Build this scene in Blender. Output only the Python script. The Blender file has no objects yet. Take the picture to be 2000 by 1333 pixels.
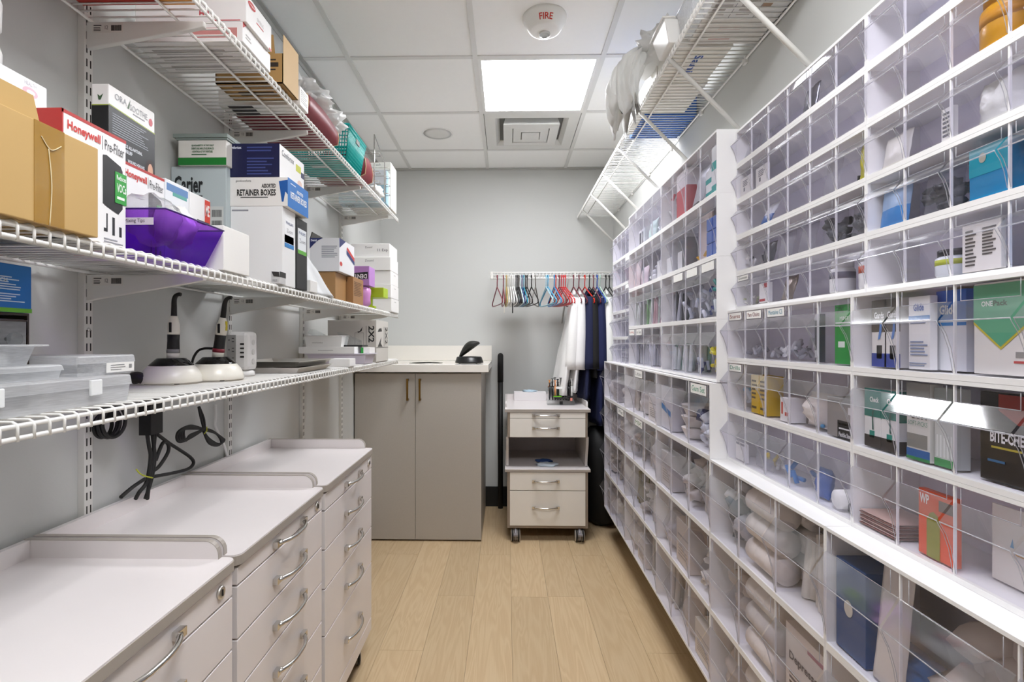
import bpy, bmesh, math, random
from mathutils import Vector, Matrix, noise

random.seed(7)
S = bpy.context.scene
COL = S.collection

# ------------------------------------------------------------------ camera, light, exposure
F_PX, CX, CY = 1020.0, 970.0, 666.0          # focal length and principal point, 2000 x 1333 frame
YAW = math.radians(1.12)                      # the lens looks slightly towards the wall with the shelves
HC = 1.305                                    # eye height
cam_d = bpy.data.cameras.new('camera')
cam = bpy.data.objects.new('camera', cam_d)
COL.objects.link(cam)
cam.location = (0, 0, HC)
cam.rotation_euler = (math.pi / 2, 0, YAW)
cam_d.sensor_width = 36.0
cam_d.lens = F_PX / 2000 * 36.0
cam_d.shift_x = (1000 - CX) / 2000
cam_d.shift_y = (CY - 666.5) / 2000
cam_d.clip_start = 0.02
S.camera = cam

w = bpy.data.worlds.new('world')
S.world = w
w.use_nodes = True
w.node_tree.nodes['Background'].inputs[0].default_value = (0.9, 0.95, 1, 1)
w.node_tree.nodes['Background'].inputs[1].default_value = 0.3
PANEL_STRENGTH = 13.0                         # ceiling light panels
S.view_settings.view_transform = 'Standard'
S.view_settings.look = 'None'
S.view_settings.gamma = 1.0
S.view_settings.use_curve_mapping = False
S.view_settings.exposure = 1.42
S.cycles.transparent_max_bounces = 20
S.cycles.max_bounces = 8
S.cycles.diffuse_bounces = 5
S.cycles.glossy_bounces = 3
S.cycles.caustics_reflective = False
S.cycles.caustics_refractive = False
S.cycles.sample_clamp_indirect = 8.0

# ------------------------------------------------------------------ room measures (metres)
XL, XR = -1.0, 0.835          # wall with the wire shelves, wall with the bins
YB, YF = 4.12, -1.7           # far wall, wall behind the camera
ZC = 2.66                     # ceiling


def X_at(px, Y):
    u = (px - CX) / F_PX; c, s = math.cos(YAW), math.sin(YAW)
    return Y * (u * c - s) / (c + u * s)


def Y_at(px, X):
    u = (px - CX) / F_PX; c, s = math.cos(YAW), math.sin(YAW)
    return X * (c + u * s) / (u * c - s)


def Z_at(py, X, Y):
    return HC - (py - CY) / F_PX * (Y * math.cos(YAW) - X * math.sin(YAW))


# ------------------------------------------------------------------ materials
MATS = {}


def srgb(c):
    if isinstance(c, str):
        c = [int(c[i:i + 2], 16) / 255 for i in (0, 2, 4)]
    return tuple(((v + 0.055) / 1.055) ** 2.4 if v > 0.04045 else v / 12.92 for v in c)


def M(name, col='ffffff', rough=0.5, metal=0.0, spec=0.5, var=0.03, scale=8.0, bump=0.0, bscale=60.0, coat=0.0):
    """Procedural material: a base colour broken up by a little noise, optional fine bump."""
    if name in MATS:
        return MATS[name]
    m = bpy.data.materials.new(name); m.use_nodes = True
    nt = m.node_tree; b = nt.nodes['Principled BSDF']
    c = srgb(col)
    b.inputs['Roughness'].default_value = rough
    b.inputs['Metallic'].default_value = metal
    b.inputs['Specular IOR Level'].default_value = spec
    if coat:
        b.inputs['Coat Weight'].default_value = coat
        b.inputs['Coat Roughness'].default_value = 0.05
    tc = nt.nodes.new('ShaderNodeTexCoord')
    n = nt.nodes.new('ShaderNodeTexNoise'); n.inputs['Scale'].default_value = scale; n.inputs['Detail'].default_value = 2
    r = nt.nodes.new('ShaderNodeMix'); r.data_type = 'RGBA'
    r.inputs['A'].default_value = tuple(max(0, v * (1 - var)) for v in c) + (1,)
    r.inputs['B'].default_value = tuple(min(1, v * (1 + var)) for v in c) + (1,)
    nt.links.new(tc.outputs['Object'], n.inputs['Vector'])
    nt.links.new(n.outputs['Fac'], r.inputs['Factor'])
    nt.links.new(r.outputs['Result'], b.inputs['Base Color'])
    if bump:
        n2 = nt.nodes.new('ShaderNodeTexNoise'); n2.inputs['Scale'].default_value = bscale; n2.inputs['Detail'].default_value = 3
        bp = nt.nodes.new('ShaderNodeBump'); bp.inputs['Strength'].default_value = bump; bp.inputs['Distance'].default_value = 0.002
        nt.links.new(tc.outputs['Object'], n2.inputs['Vector'])
        nt.links.new(n2.outputs['Fac'], bp.inputs['Height'])
        nt.links.new(bp.outputs['Normal'], b.inputs['Normal'])
    MATS[name] = m
    return m


def C(hexcol, rough=0.5, **k):
    """Plain printed or moulded colour."""
    return M('paint_' + hexcol + ('_%d' % int(rough * 100)), hexcol, rough, var=0.02, **k)


def clear(name, tint, haze=0.06, rough=0.06, ior=1.45, milky='ffffff', bump=0.0, graz=0.6):
    """Clear thin-walled plastic: transparent with a fresnel gloss and a little haze."""
    if name in MATS:
        return MATS[name]
    m = bpy.data.materials.new(name); m.use_nodes = True
    nt = m.node_tree; N = nt.nodes; L = nt.links
    N.remove(N['Principled BSDF'])
    out = N['Material Output']
    tr = N.new('ShaderNodeBsdfTransparent'); tr.inputs[0].default_value = srgb(tint) + (1,)
    gl = N.new('ShaderNodeBsdfGlossy'); gl.inputs['Roughness'].default_value = rough
    lw = N.new('ShaderNodeLayerWeight'); lw.inputs['Blend'].default_value = 0.5
    pw = N.new('ShaderNodeMath'); pw.operation = 'POWER'; pw.inputs[1].default_value = 5.0
    fr = N.new('ShaderNodeMath'); fr.operation = 'MULTIPLY_ADD'; fr.inputs[1].default_value = graz; fr.inputs[2].default_value = ((ior - 1) / (ior + 1)) ** 2 * 1.4
    L.new(lw.outputs['Facing'], pw.inputs[0]); L.new(pw.outputs[0], fr.inputs[0])
    m1 = N.new('ShaderNodeMixShader')
    L.new(fr.outputs[0], m1.inputs[0]); L.new(tr.outputs[0], m1.inputs[1]); L.new(gl.outputs[0], m1.inputs[2])
    df = N.new('ShaderNodeBsdfDiffuse'); df.inputs[0].default_value = srgb(milky) + (1,)
    tl = N.new('ShaderNodeBsdfTranslucent'); tl.inputs[0].default_value = srgb(milky) + (1,)
    m0 = N.new('ShaderNodeMixShader'); m0.inputs[0].default_value = 0.5
    L.new(df.outputs[0], m0.inputs[1]); L.new(tl.outputs[0], m0.inputs[2])
    m2 = N.new('ShaderNodeMixShader')
    nz = N.new('ShaderNodeTexNoise'); nz.inputs['Scale'].default_value = 14
    mr = N.new('ShaderNodeMapRange'); mr.inputs['To Min'].default_value = haze * 0.7; mr.inputs['To Max'].default_value = haze * 1.3
    L.new(nz.outputs['Fac'], mr.inputs['Value']); L.new(mr.outputs[0], m2.inputs[0])
    L.new(m1.outputs[0], m2.inputs[1]); L.new(m0.outputs[0], m2.inputs[2])
    L.new(m2.outputs[0], out.inputs[0])
    if bump:
        n2 = N.new('ShaderNodeTexNoise'); n2.inputs['Scale'].default_value = 30
        bp = N.new('ShaderNodeBump'); bp.inputs['Strength'].default_value = bump; bp.inputs['Distance'].default_value = 0.004
        L.new(n2.outputs['Fac'], bp.inputs['Height']); L.new(bp.outputs[0], gl.inputs['Normal'])
    MATS[name] = m
    return m


def emit(name, col, strength):
    m = bpy.data.materials.new(name); m.use_nodes = True
    nt = m.node_tree; nt.nodes.remove(nt.nodes['Principled BSDF'])
    e = nt.nodes.new('ShaderNodeEmission'); e.inputs[0].default_value = srgb(col) + (1,); e.inputs[1].default_value = strength
    nt.links.new(e.outputs[0], nt.nodes['Material Output'].inputs[0])
    MATS[name] = m
    return m


def wood_floor():
    m = bpy.data.materials.new('oak_plank'); m.use_nodes = True
    nt = m.node_tree; N = nt.nodes; L = nt.links; b = N['Principled BSDF']
    tc = N.new('ShaderNodeTexCoord'); oi = N.new('ShaderNodeObjectInfo')
    mp = N.new('ShaderNodeMapping'); mp.inputs['Scale'].default_value = (9.0, 0.75, 1.0)
    vm = N.new('ShaderNodeVectorMath'); vm.operation = 'SCALE'; vm.inputs[0].default_value = (37.0, 91.0, 13.0)
    L.new(oi.outputs['Random'], vm.inputs['Scale'])
    va = N.new('ShaderNodeVectorMath'); va.operation = 'ADD'
    L.new(tc.outputs['Object'], mp.inputs[0]); L.new(mp.outputs[0], va.inputs[0]); L.new(vm.outputs[0], va.inputs[1])
    n1 = N.new('ShaderNodeTexNoise'); n1.inputs['Scale'].default_value = 1.6; n1.inputs['Detail'].default_value = 2; n1.inputs['Distortion'].default_value = 0.6
    L.new(va.outputs[0], n1.inputs['Vector'])
    # growth rings: repeated bands of the stretched noise
    mu = N.new('ShaderNodeMath'); mu.operation = 'MULTIPLY'; mu.inputs[1].default_value = 60
    sn = N.new('ShaderNodeMath'); sn.operation = 'SINE'
    L.new(n1.outputs['Fac'], mu.inputs[0]); L.new(mu.outputs[0], sn.inputs[0])
    mr = N.new('ShaderNodeMapRange'); mr.inputs['From Min'].default_value = -1; mr.inputs['From Max'].default_value = 1
    L.new(sn.outputs[0], mr.inputs['Value'])
    n2 = N.new('ShaderNodeTexNoise'); n2.inputs['Scale'].default_value = 30; n2.inputs['Detail'].default_value = 3
    mp2 = N.new('ShaderNodeMapping'); mp2.inputs['Scale'].default_value = (6.0, 0.25, 1.0)
    L.new(tc.outputs['Object'], mp2.inputs[0]); L.new(mp2.outputs[0], n2.inputs['Vector'])
    mx = N.new('ShaderNodeMix'); mx.data_type = 'RGBA'
    mx.inputs['A'].default_value = srgb('d3bc98') + (1,); mx.inputs['B'].default_value = srgb('c2a680') + (1,)
    ad = N.new('ShaderNodeMath'); ad.operation = 'MULTIPLY_ADD'; ad.inputs[1].default_value = 0.45
    sc = N.new('ShaderNodeMath'); sc.operation = 'MULTIPLY'; sc.inputs[1].default_value = 0.6
    L.new(n2.outputs['Fac'], sc.inputs[0]); L.new(mr.outputs[0], ad.inputs[0]); L.new(sc.outputs[0], ad.inputs[2])
    L.new(ad.outputs[0], mx.inputs['Factor'])
    hs = N.new('ShaderNodeHueSaturation'); hs.inputs['Saturation'].default_value = 1.0
    mv = N.new('ShaderNodeMapRange'); mv.inputs['To Min'].default_value = 0.93; mv.inputs['To Max'].default_value = 1.07
    L.new(oi.outputs['Random'], mv.inputs['Value']); L.new(mv.outputs[0], hs.inputs['Value'])
    L.new(mx.outputs['Result'], hs.inputs['Color']); L.new(hs.outputs[0], b.inputs['Base Color'])
    b.inputs['Roughness'].default_value = 0.42
    b.inputs['Specular IOR Level'].default_value = 0.35
    return m


# ------------------------------------------------------------------ mesh builder
class B:
    def __init__(s):
        s.v = []; s.f = []; s.sm = []; s.mi = []; s.cur = 0

    def add(s, vs, fs, smooth=False):
        o = len(s.v)
        s.v += [Vector(p) for p in vs]
        for f in fs:
            s.f.append([i + o for i in f]); s.sm.append(smooth); s.mi.append(s.cur)
        return s

    def box(s, x0, x1, y0, y1, z0, z1):
        vs = [(x, y, z) for z in (z0, z1) for y in (y0, y1) for x in (x0, x1)]
        return s.add(vs, [(0, 2, 3, 1), (4, 5, 7, 6), (0, 1, 5, 4), (2, 6, 7, 3), (0, 4, 6, 2), (1, 3, 7, 5)])

    def frustum(s, a, b, z0, z1, lid=True, floor=True):
        """Box with a different rectangle (x0,x1,y0,y1) at the foot (a) and at the top (b)."""
        vs = [(x, y, z0) for y in a[2:] for x in a[:2]] + [(x, y, z1) for y in b[2:] for x in b[:2]]
        fs = [(0, 1, 5, 4), (2, 6, 7, 3), (0, 4, 6, 2), (1, 3, 7, 5)]
        if floor: fs.append((0, 2, 3, 1))
        if lid: fs.append((4, 5, 7, 6))
        return s.add(vs, fs)

    def tube(s, pts, r, n=8, closed=False, caps=True, smooth=True):
        pts = [Vector(p) for p in pts]; k = len(pts)
        rr = r if isinstance(r, (list, tuple)) else [r] * k
        rings = []; up = None
        for i in range(k):
            a = pts[i - 1] if (i > 0 or closed) else pts[i]
            c = pts[(i + 1) % k] if (i < k - 1 or closed) else pts[i]
            t = (c - a)
            if t.length < 1e-9: t = Vector((0, 0, 1))
            t.normalize()
            if up is None:
                up = Vector((0, 0, 1)) if abs(t.z) < 0.9 else Vector((1, 0, 0))
            sd = t.cross(up)
            if sd.length < 1e-6: sd = t.orthogonal()
            sd.normalize(); up = sd.cross(t).normalized()
            rings.append([pts[i] + (sd * math.cos(2 * math.pi * j / n) + up * math.sin(2 * math.pi * j / n)) * rr[i] for j in range(n)])
        vs = [p for q in rings for p in q]; fs = []
        for i in range(k if closed else k - 1):
            a, b = i * n, ((i + 1) % k) * n
            for j in range(n):
                fs.append((a + j, a + (j + 1) % n, b + (j + 1) % n, b + j))
        if caps and not closed:
            fs.append(list(range(n))[::-1]); fs.append([(k - 1) * n + j for j in range(n)])
        return s.add(vs, fs, smooth)

    def lathe(s, prof, c=(0, 0, 0), n=24, axis='z', smooth=True):
        """prof: list of (radius, height)."""
        vs = []; fs = []
        for r, h in prof:
            for j in range(n):
                a = 2 * math.pi * j / n
                p = (r * math.cos(a), r * math.sin(a), h)
                if axis == 'x': p = (h, p[0], p[1])
                if axis == 'y': p = (p[0], h, p[1])
                vs.append((p[0] + c[0], p[1] + c[1], p[2] + c[2]))
        for i in range(len(prof) - 1):
            for j in range(n):
                fs.append((i * n + j, i * n + (j + 1) % n, (i + 1) * n + (j + 1) % n, (i + 1) * n + j))
        if prof[0][0] > 1e-5: fs.append([j for j in range(n)][::-1])
        if prof[-1][0] > 1e-5: fs.append([(len(prof) - 1) * n + j for j in range(n)])
        return s.add(vs, fs, smooth)

    def prism(s, poly, d, axis='y', smooth=False):
        """poly: 2-D outline, extruded from d[0] to d[1] along axis (y: (x,z) outline; x: (y,z); z: (x,y))."""
        def P(a, b, t):
            return {'y': (a, t, b), 'x': (t, a, b), 'z': (a, b, t)}[axis]
        n = len(poly)
        vs = [P(a, b, d[0]) for a, b in poly] + [P(a, b, d[1]) for a, b in poly]
        fs = [list(range(n)), list(range(n, 2 * n))[::-1]] + [(i, i + n, (i + 1) % n + n, (i + 1) % n) for i in range(n)]
        return s.add(vs, fs, smooth)

    def rings(s, rs, closed_top=True, closed_bot=True, smooth=True):
        n = len(rs[0]); vs = [p for q in rs for p in q]; fs = []
        for i in range(len(rs) - 1):
            for j in range(n):
                fs.append((i * n + j, i * n + (j + 1) % n, (i + 1) * n + (j + 1) % n, (i + 1) * n + j))
        if closed_bot: fs.append(list(range(n))[::-1])
        if closed_top: fs.append([(len(rs) - 1) * n + j for j in range(n)])
        return s.add(vs, fs, smooth)

    def quad(s, a, b, c, d):
        return s.add([a, b, c, d], [(0, 1, 2, 3)])

    def xf(s, mat, start=0):
        for i in range(start, len(s.v)):
            s.v[i] = mat @ s.v[i]
        return s


def mesh_of(name, b, mats, off=(0, 0, 0)):
    me = bpy.data.meshes.new(name)
    o = Vector(off)
    me.from_pydata([tuple(p - o) for p in b.v], [], b.f)
    me.polygons.foreach_set('use_smooth', b.sm)
    for m in (mats if isinstance(mats, (list, tuple)) else [mats]):
        me.materials.append(m)
    if max(b.mi, default=0) > 0:
        me.polygons.foreach_set('material_index', b.mi)
    bm = bmesh.new(); bm.from_mesh(me)
    bmesh.ops.recalc_face_normals(bm, faces=bm.faces)
    bm.to_mesh(me); bm.free()
    me.update()
    return me


def tag(o, label=None, cat=None, group=None, kind=None):
    if label: o['label'] = label
    if cat: o['category'] = cat
    if group: o['group'] = group
    if kind: o['kind'] = kind
    return o


def thing(name, label, cat, loc=(0, 0, 0), rz=0.0, group=None):
    o = bpy.data.objects.new(name, None); COL.objects.link(o)
    o.empty_display_size = 0.05
    o.location = loc; o.rotation_euler = (0, 0, rz)
    return tag(o, label, cat, group)


def add_bevel(o, wdt, seg=2):
    md = o.modifiers.new('bevel', 'BEVEL'); md.width = wdt; md.segments = seg; md.limit_method = 'ANGLE'; md.angle_limit = math.radians(50)
    return o


def part(name, b, mat, parent, world=True, bevel=0.0, label=None, kind=None):
    """One mesh object under its thing. world=True: the builder holds world coordinates (parent unrotated)."""
    off = Vector((0, 0, 0))
    if world:
        p = parent
        while p is not None:
            off += p.location; p = p.parent
    o = bpy.data.objects.new(name, mesh_of(name, b, mat, off)); COL.objects.link(o)
    o.parent = parent
    if bevel: add_bevel(o, bevel)
    return tag(o, label, None, None, kind)


def solo(name, b, mat, label, cat, base=None, bevel=0.0, group=None, kind=None):
    """A thing that is one mesh; its origin goes to the middle of its foot."""
    if base is None:
        xs = [p.x for p in b.v]; ys = [p.y for p in b.v]; zs = [p.z for p in b.v]
        base = ((min(xs) + max(xs)) / 2, (min(ys) + max(ys)) / 2, min(zs))
    o = bpy.data.objects.new(name, mesh_of(name, b, mat, base)); COL.objects.link(o)
    o.location = base
    if bevel: add_bevel(o, bevel)
    return tag(o, label, cat, group, kind)


def share(name, me, parent, loc=(0, 0, 0), rot=(0, 0, 0)):
    o = bpy.data.objects.new(name, me); COL.objects.link(o); o.parent = parent
    o.location = loc; o.rotation_euler = rot
    return o


def copy_tree(o, loc, rz=0.0, label=None, group=None):
    r = o.copy(); COL.objects.link(r); r.location = loc; r.rotation_euler = (0, 0, rz)
    if label: r['label'] = label
    if group: r['group'] = group
    for ch in list(o.children):
        c = ch.copy(); COL.objects.link(c); c.parent = r
        for g in list(ch.children):
            d = g.copy(); COL.objects.link(d); d.parent = c
    return r


def spline(pts, n=8):
    """Catmull-Rom through the points."""
    P = [Vector(p) for p in pts]; out = []
    for i in range(len(P) - 1):
        p0, p1, p2, p3 = P[max(i - 1, 0)], P[i], P[i + 1], P[min(i + 2, len(P) - 1)]
        for k in range(n):
            t = k / n
            out.append(0.5 * ((2 * p1) + (-p0 + p2) * t + (2 * p0 - 5 * p1 + 4 * p2 - p3) * t * t + (-p0 + 3 * p1 - 3 * p2 + p3) * t ** 3))
    out.append(P[-1])
    return out


def blob(b, c, r, amp=0.2, freq=3.0, seed=0, sub=3, flat=0.0, power=2.0):
    """A lumpy, crumpled closed form (bags, wads, pouches). power>2 squares it off."""
    bm = bmesh.new(); bmesh.ops.create_icosphere(bm, subdivisions=sub, radius=1.0)
    vs = []
    for v in bm.verts:
        p = v.co.normalized()
        if power != 2.0:
            d = (abs(p.x) ** power + abs(p.y) ** power + abs(p.z) ** power) ** (1 / power)
            p = p / d
        q = p * freq + Vector((seed * 7.1, seed * 3.3, seed * 1.7))
        k = 1 + amp * noise.noise(q) + amp * 0.9 * (0.35 - abs(noise.noise(q * 1.7))) + amp * 0.6 * (0.3 - abs(noise.noise(q * 3.9)))
        p = Vector((p.x * r[0] * k, p.y * r[1] * k, p.z * r[2] * k))
        if flat and p.z < -r[2] * flat: p.z = -r[2] * flat
        vs.append(p + Vector(c))
    fs = [[x.index for x in f.verts] for f in bm.faces]
    bm.free()
    return b.add(vs, fs, True)


def pillow(b, hw, hh, ht, seed=0, n=14, crease=1.0):
    """A sealed flat pouch in the y-z plane: plump middle, thin crimped edges, creased skin."""
    o = len(b.v); fs = []; vs = []
    for sgn in (1, -1):
        for i in range(n + 1):
            for j in range(n + 1):
                u, v = i / n * 2 - 1, j / n * 2 - 1
                t = (1 - abs(u) ** 3.2) * (1 - abs(v) ** 2.6)
                q = Vector((u * 1.7 + seed * 5.3, v * 1.7 - seed * 2.1, sgn * 3.0))
                cr = (0.3 - abs(noise.noise(q))) * 0.9 + (0.25 - abs(noise.noise(q * 2.7))) * 0.55
                x = sgn * ht * (t * (0.75 + 0.5 * crease * cr) + 0.06) + ht * 0.35 * noise.noise(Vector((u, v, seed)))
                w_ = 1 + 0.05 * noise.noise(Vector((v * 3, seed, 2.0))); h_ = 1 + 0.05 * noise.noise(Vector((u * 3, seed, 7.0)))
                vs.append((x, u * hw * w_ * (1 - 0.06 * t), v * hh * h_ * (1 - 0.05 * t)))
    m = (n + 1) ** 2
    for s_ in (0, 1):
        for i in range(n):
            for j in range(n):
                a = s_ * m + i * (n + 1) + j
                fs.append((a, a + n + 1, a + n + 2, a + 1))
    rim = [i * (n + 1) for i in range(n + 1)] + [n * (n + 1) + j for j in range(1, n + 1)] + [i * (n + 1) + n for i in range(n - 1, -1, -1)] + [j for j in range(n - 1, 0, -1)]
    for k in range(len(rim)):
        a, c = rim[k], rim[(k + 1) % len(rim)]
        fs.append((a, c, c + m, a + m))
    return b.add(vs, fs, True)


# ------------------------------------------------------------------ lettering
_TXT = {}


def glyphs(s, bold=0.0):
    k = (s, bold)
    if k in _TXT: return _TXT[k]
    cu = bpy.data.curves.new('lettering', 'FONT'); cu.body = s; cu.size = 1.0; cu.offset = bold; cu.resolution_u = 2
    ob = bpy.data.objects.new('lettering', cu)
    me = bpy.data.meshes.new_from_object(ob)
    vs = [(v.co.x, v.co.y) for v in me.vertices]; fs = [list(p.vertices) for p in me.polygons]
    bpy.data.objects.remove(ob); bpy.data.curves.remove(cu); bpy.data.meshes.remove(me)
    if vs:
        x0 = min(v[0] for v in vs); x1 = max(v[0] for v in vs); y0 = min(v[1] for v in vs); y1 = max(v[1] for v in vs)
        vs = [((x - x0) / max(x1 - x0, 1e-6), (y - y0) / max(y1 - y0, 1e-6)) for x, y in vs]
    _TXT[k] = (vs, fs)
    return _TXT[k]


FACES = {'R': (Vector((0, 1, 0)), Vector((0, 0, 1)), Vector((1, 0, 0))),
         'N': (Vector((1, 0, 0)), Vector((0, 0, 1)), Vector((0, -1, 0))),
         'L': (Vector((0, -1, 0)), Vector((0, 0, 1)), Vector((-1, 0, 0))),
         'D': (Vector((1, 0, 0)), Vector((0, -1, 0)), Vector((0, 0, -1))),
         'T': (Vector((1, 0, 0)), Vector((0, 1, 0)), Vector((0, 0, 1)))}


class Face:
    """One face of a box as a sheet of paper: u to the viewer's right, v up, both 0..1."""
    def __init__(s, side, x0, x1, y0, y1, z0, z1):
        s.r, s.u, s.n = FACES[side]
        lo = Vector((x0, y0, z0)); hi = Vector((x1, y1, z1))
        o = Vector((0, 0, 0))
        for i in range(3):
            k = s.r[i] + s.u[i] + s.n[i]
            o[i] = lo[i] if (s.r[i] > 0 or s.u[i] > 0 or s.n[i] < 0) else hi[i]
        s.o = o
        d = hi - lo
        s.w = abs(d.dot(s.r)); s.h = abs(d.dot(s.u))

    def P(s, u, v, lift=0.0004):
        return s.o + s.r * (u * s.w) + s.u * (v * s.h) + s.n * lift

    def rect(s, b, u0, u1, v0, v1, lift=0.0004):
        a = [s.P(u0, v0, lift), s.P(u1, v0, lift), s.P(u1, v1, lift), s.P(u0, v1, lift)]
        g = [p - s.n * lift for p in a]
        return b.add(a + g, [(0, 1, 2, 3), (4, 7, 6, 5), (0, 4, 5, 1), (1, 5, 6, 2), (2, 6, 7, 3), (3, 7, 4, 0)])

    def poly(s, b, pts, lift=0.0004):
        return b.add([s.P(u, v, lift) for u, v in pts], [list(range(len(pts)))])

    def text(s, b, string, u0, u1, v0, v1, bold=0.0, lift=0.0009, rot=0):
        vs, fs = glyphs(string, bold)
        P = []
        for x, y in vs:
            if rot == 90: x, y = 1 - y, x
            if rot == -90: x, y = y, 1 - x
            if rot == 180: x, y = 1 - x, 1 - y
            P.append(s.P(u0 + (u1 - u0) * x, v0 + (v1 - v0) * y, lift))
        return b.add(P, fs)

    def lines(s, b, u0, u1, v0, v1, n, fill=0.45, lift=0.0008, ragged=0.35):
        """Fine print too small to read: rows of thin bars."""
        for i in range(n):
            v = v1 - (v1 - v0) * (i + 0.5) / n; h = (v1 - v0) / n * fill / 2
            e = u1 - (u1 - u0) * random.random() * ragged
            s.rect(b, u0, e, v - h, v + h, lift)
        return b

    def barcode(s, b, u0, u1, v0, v1, lift=0.0008, n=14):
        x = u0
        while x < u1:
            wd = (u1 - u0) / n * random.choice((0.25, 0.4, 0.6))
            s.rect(b, x, min(x + wd, u1), v0, v1, lift); x += wd + (u1 - u0) / n * random.choice((0.25, 0.4))
        return b


def carton(name, label, cat, x0, x1, y0, y1, z0, z1, col='f2f1ee', prints=(), group=None, rough=0.45, bev=0.0015):
    """A printed box. prints: (part name, colour, [ops]) where an op is (kind, side, ...)."""
    t = thing(name, label, cat, ((x0 + x1) / 2, (y0 + y1) / 2, z0), 0, group)
    part('carton', B().box(x0, x1, y0, y1, z0, z1), C(col, rough), t, bevel=bev)
    for pn, pc, ops in prints:
        b = B()
        for op in ops:
            f = Face(op[1], x0, x1, y0, y1, z0, z1); a = op[2:]
            if op[0] == 'rect': f.rect(b, *a)
            elif op[0] == 'text': f.text(b, *a)
            elif op[0] == 'btext': f.text(b, *a, bold=0.03)
            elif op[0] == 'lines': f.lines(b, *a)
            elif op[0] == 'code': f.barcode(b, *a)
            elif op[0] == 'poly': f.poly(b, a[0], a[1] if len(a) > 1 else 0.0005)
        part(pn, b, C(pc, rough), t)
    return t


def ordinal(i):
    return ('first', 'second', 'third', 'fourth', 'fifth', 'sixth', 'seventh', 'eighth', 'ninth', 'tenth', 'eleventh', 'twelfth')[i]


# common materials
WALL = M('wall_paint', 'cccdca', 0.75, var=0.012, scale=3, bump=0.08, bscale=220)
WHITE_WIRE = M('white_coated_wire', 'efeeea', 0.35)
WHITE_STEEL = M('white_steel', 'dfddd8', 0.4)
LAM = M('white_laminate', 'e6e0df', 0.28, spec=0.5)
EDGE = M('grey_edge_band', 'a79f96', 0.4)
CHROME = M('brushed_chrome', 'd8d6d2', 0.16, metal=1.0, var=0.02)
STEEL = M('stainless', 'dcd9d3', 0.38, metal=1.0, var=0.05)
BLACK = M('black_plastic', '0c0c0c', 0.35)
RUBBER = M('black_rubber', '141312', 0.6)
DARK = M('shadow_gap', '1a1512', 0.8)
FRAME_W = M('white_bin_frame', 'f4f3f3', 0.35)
PLASTIC = clear('clear_bin_plastic', 'f6f5fb', haze=0.012, rough=0.05, graz=0.28)
AWNING = clear('bin_lip_plastic', 'efeef5', haze=0.045, rough=0.06, ior=2.1, graz=0.4)
CHEEK = clear('bin_cheek_plastic', 'fbfbfd', haze=0.004, rough=0.05, graz=0.10)


def film(name, col):
    """Thin white film or tissue: scatters light through as well as back."""
    m = bpy.data.materials.new(name); m.use_nodes = True
    nt = m.node_tree; N = nt.nodes; L = nt.links; N.remove(N['Principled BSDF'])
    nz = N.new('ShaderNodeTexNoise'); nz.inputs['Scale'].default_value = 9
    mx = N.new('ShaderNodeMix'); mx.data_type = 'RGBA'; c = srgb(col)
    mx.inputs['A'].default_value = c + (1,); mx.inputs['B'].default_value = tuple(v * 0.94 for v in c) + (1,)
    L.new(nz.outputs['Fac'], mx.inputs['Factor'])
    d = N.new('ShaderNodeBsdfDiffuse'); t = N.new('ShaderNodeBsdfTranslucent'); g = N.new('ShaderNodeBsdfGlossy'); g.inputs['Roughness'].default_value = 0.3
    L.new(mx.outputs['Result'], d.inputs[0]); L.new(mx.outputs['Result'], t.inputs[0])
    a = N.new('ShaderNodeMixShader'); a.inputs[0].default_value = 0.5; L.new(d.outputs[0], a.inputs[1]); L.new(t.outputs[0], a.inputs[2])
    b = N.new('ShaderNodeMixShader'); b.inputs[0].default_value = 0.05; L.new(a.outputs[0], b.inputs[1]); L.new(g.outputs[0], b.inputs[2])
    L.new(b.outputs[0], N['Material Output'].inputs[0])
    return m


THINBAG = film('thin_white_film', 'f8f8f6')
BAGCLEAR = clear('clear_poly_bag', 'f2f2f4', haze=0.10, rough=0.12, bump=0.6)
FROST = clear('frosted_plastic', 'eef0f2', haze=0.5, rough=0.3, milky='fafbfc')
ACRYL = clear('clear_acrylic', 'f4f6f6', haze=0.05, rough=0.04)

# ================================================================== THE ROOM
def struct(name, b, mat, base=(0, 0, 0)):
    o = bpy.data.objects.new(name, mesh_of(name, b, mat, base)); COL.objects.link(o); o.location = base
    o['kind'] = 'structure'
    return o


T = 0.08
struct('wall_left', B().box(XL - T, XL, YF - T, YB + T, -0.05, ZC + 0.15), WALL)
struct('wall_right', B().box(XR, XR + T, YF - T, YB + T, -0.05, ZC + 0.15), WALL)
struct('wall_back', B().box(XL, XR, YB, YB + T, -0.05, ZC + 0.15), WALL)
struct('wall_front', B().box(XL, XR, YF - T, YF, -0.05, ZC + 0.15), WALL)

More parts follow.
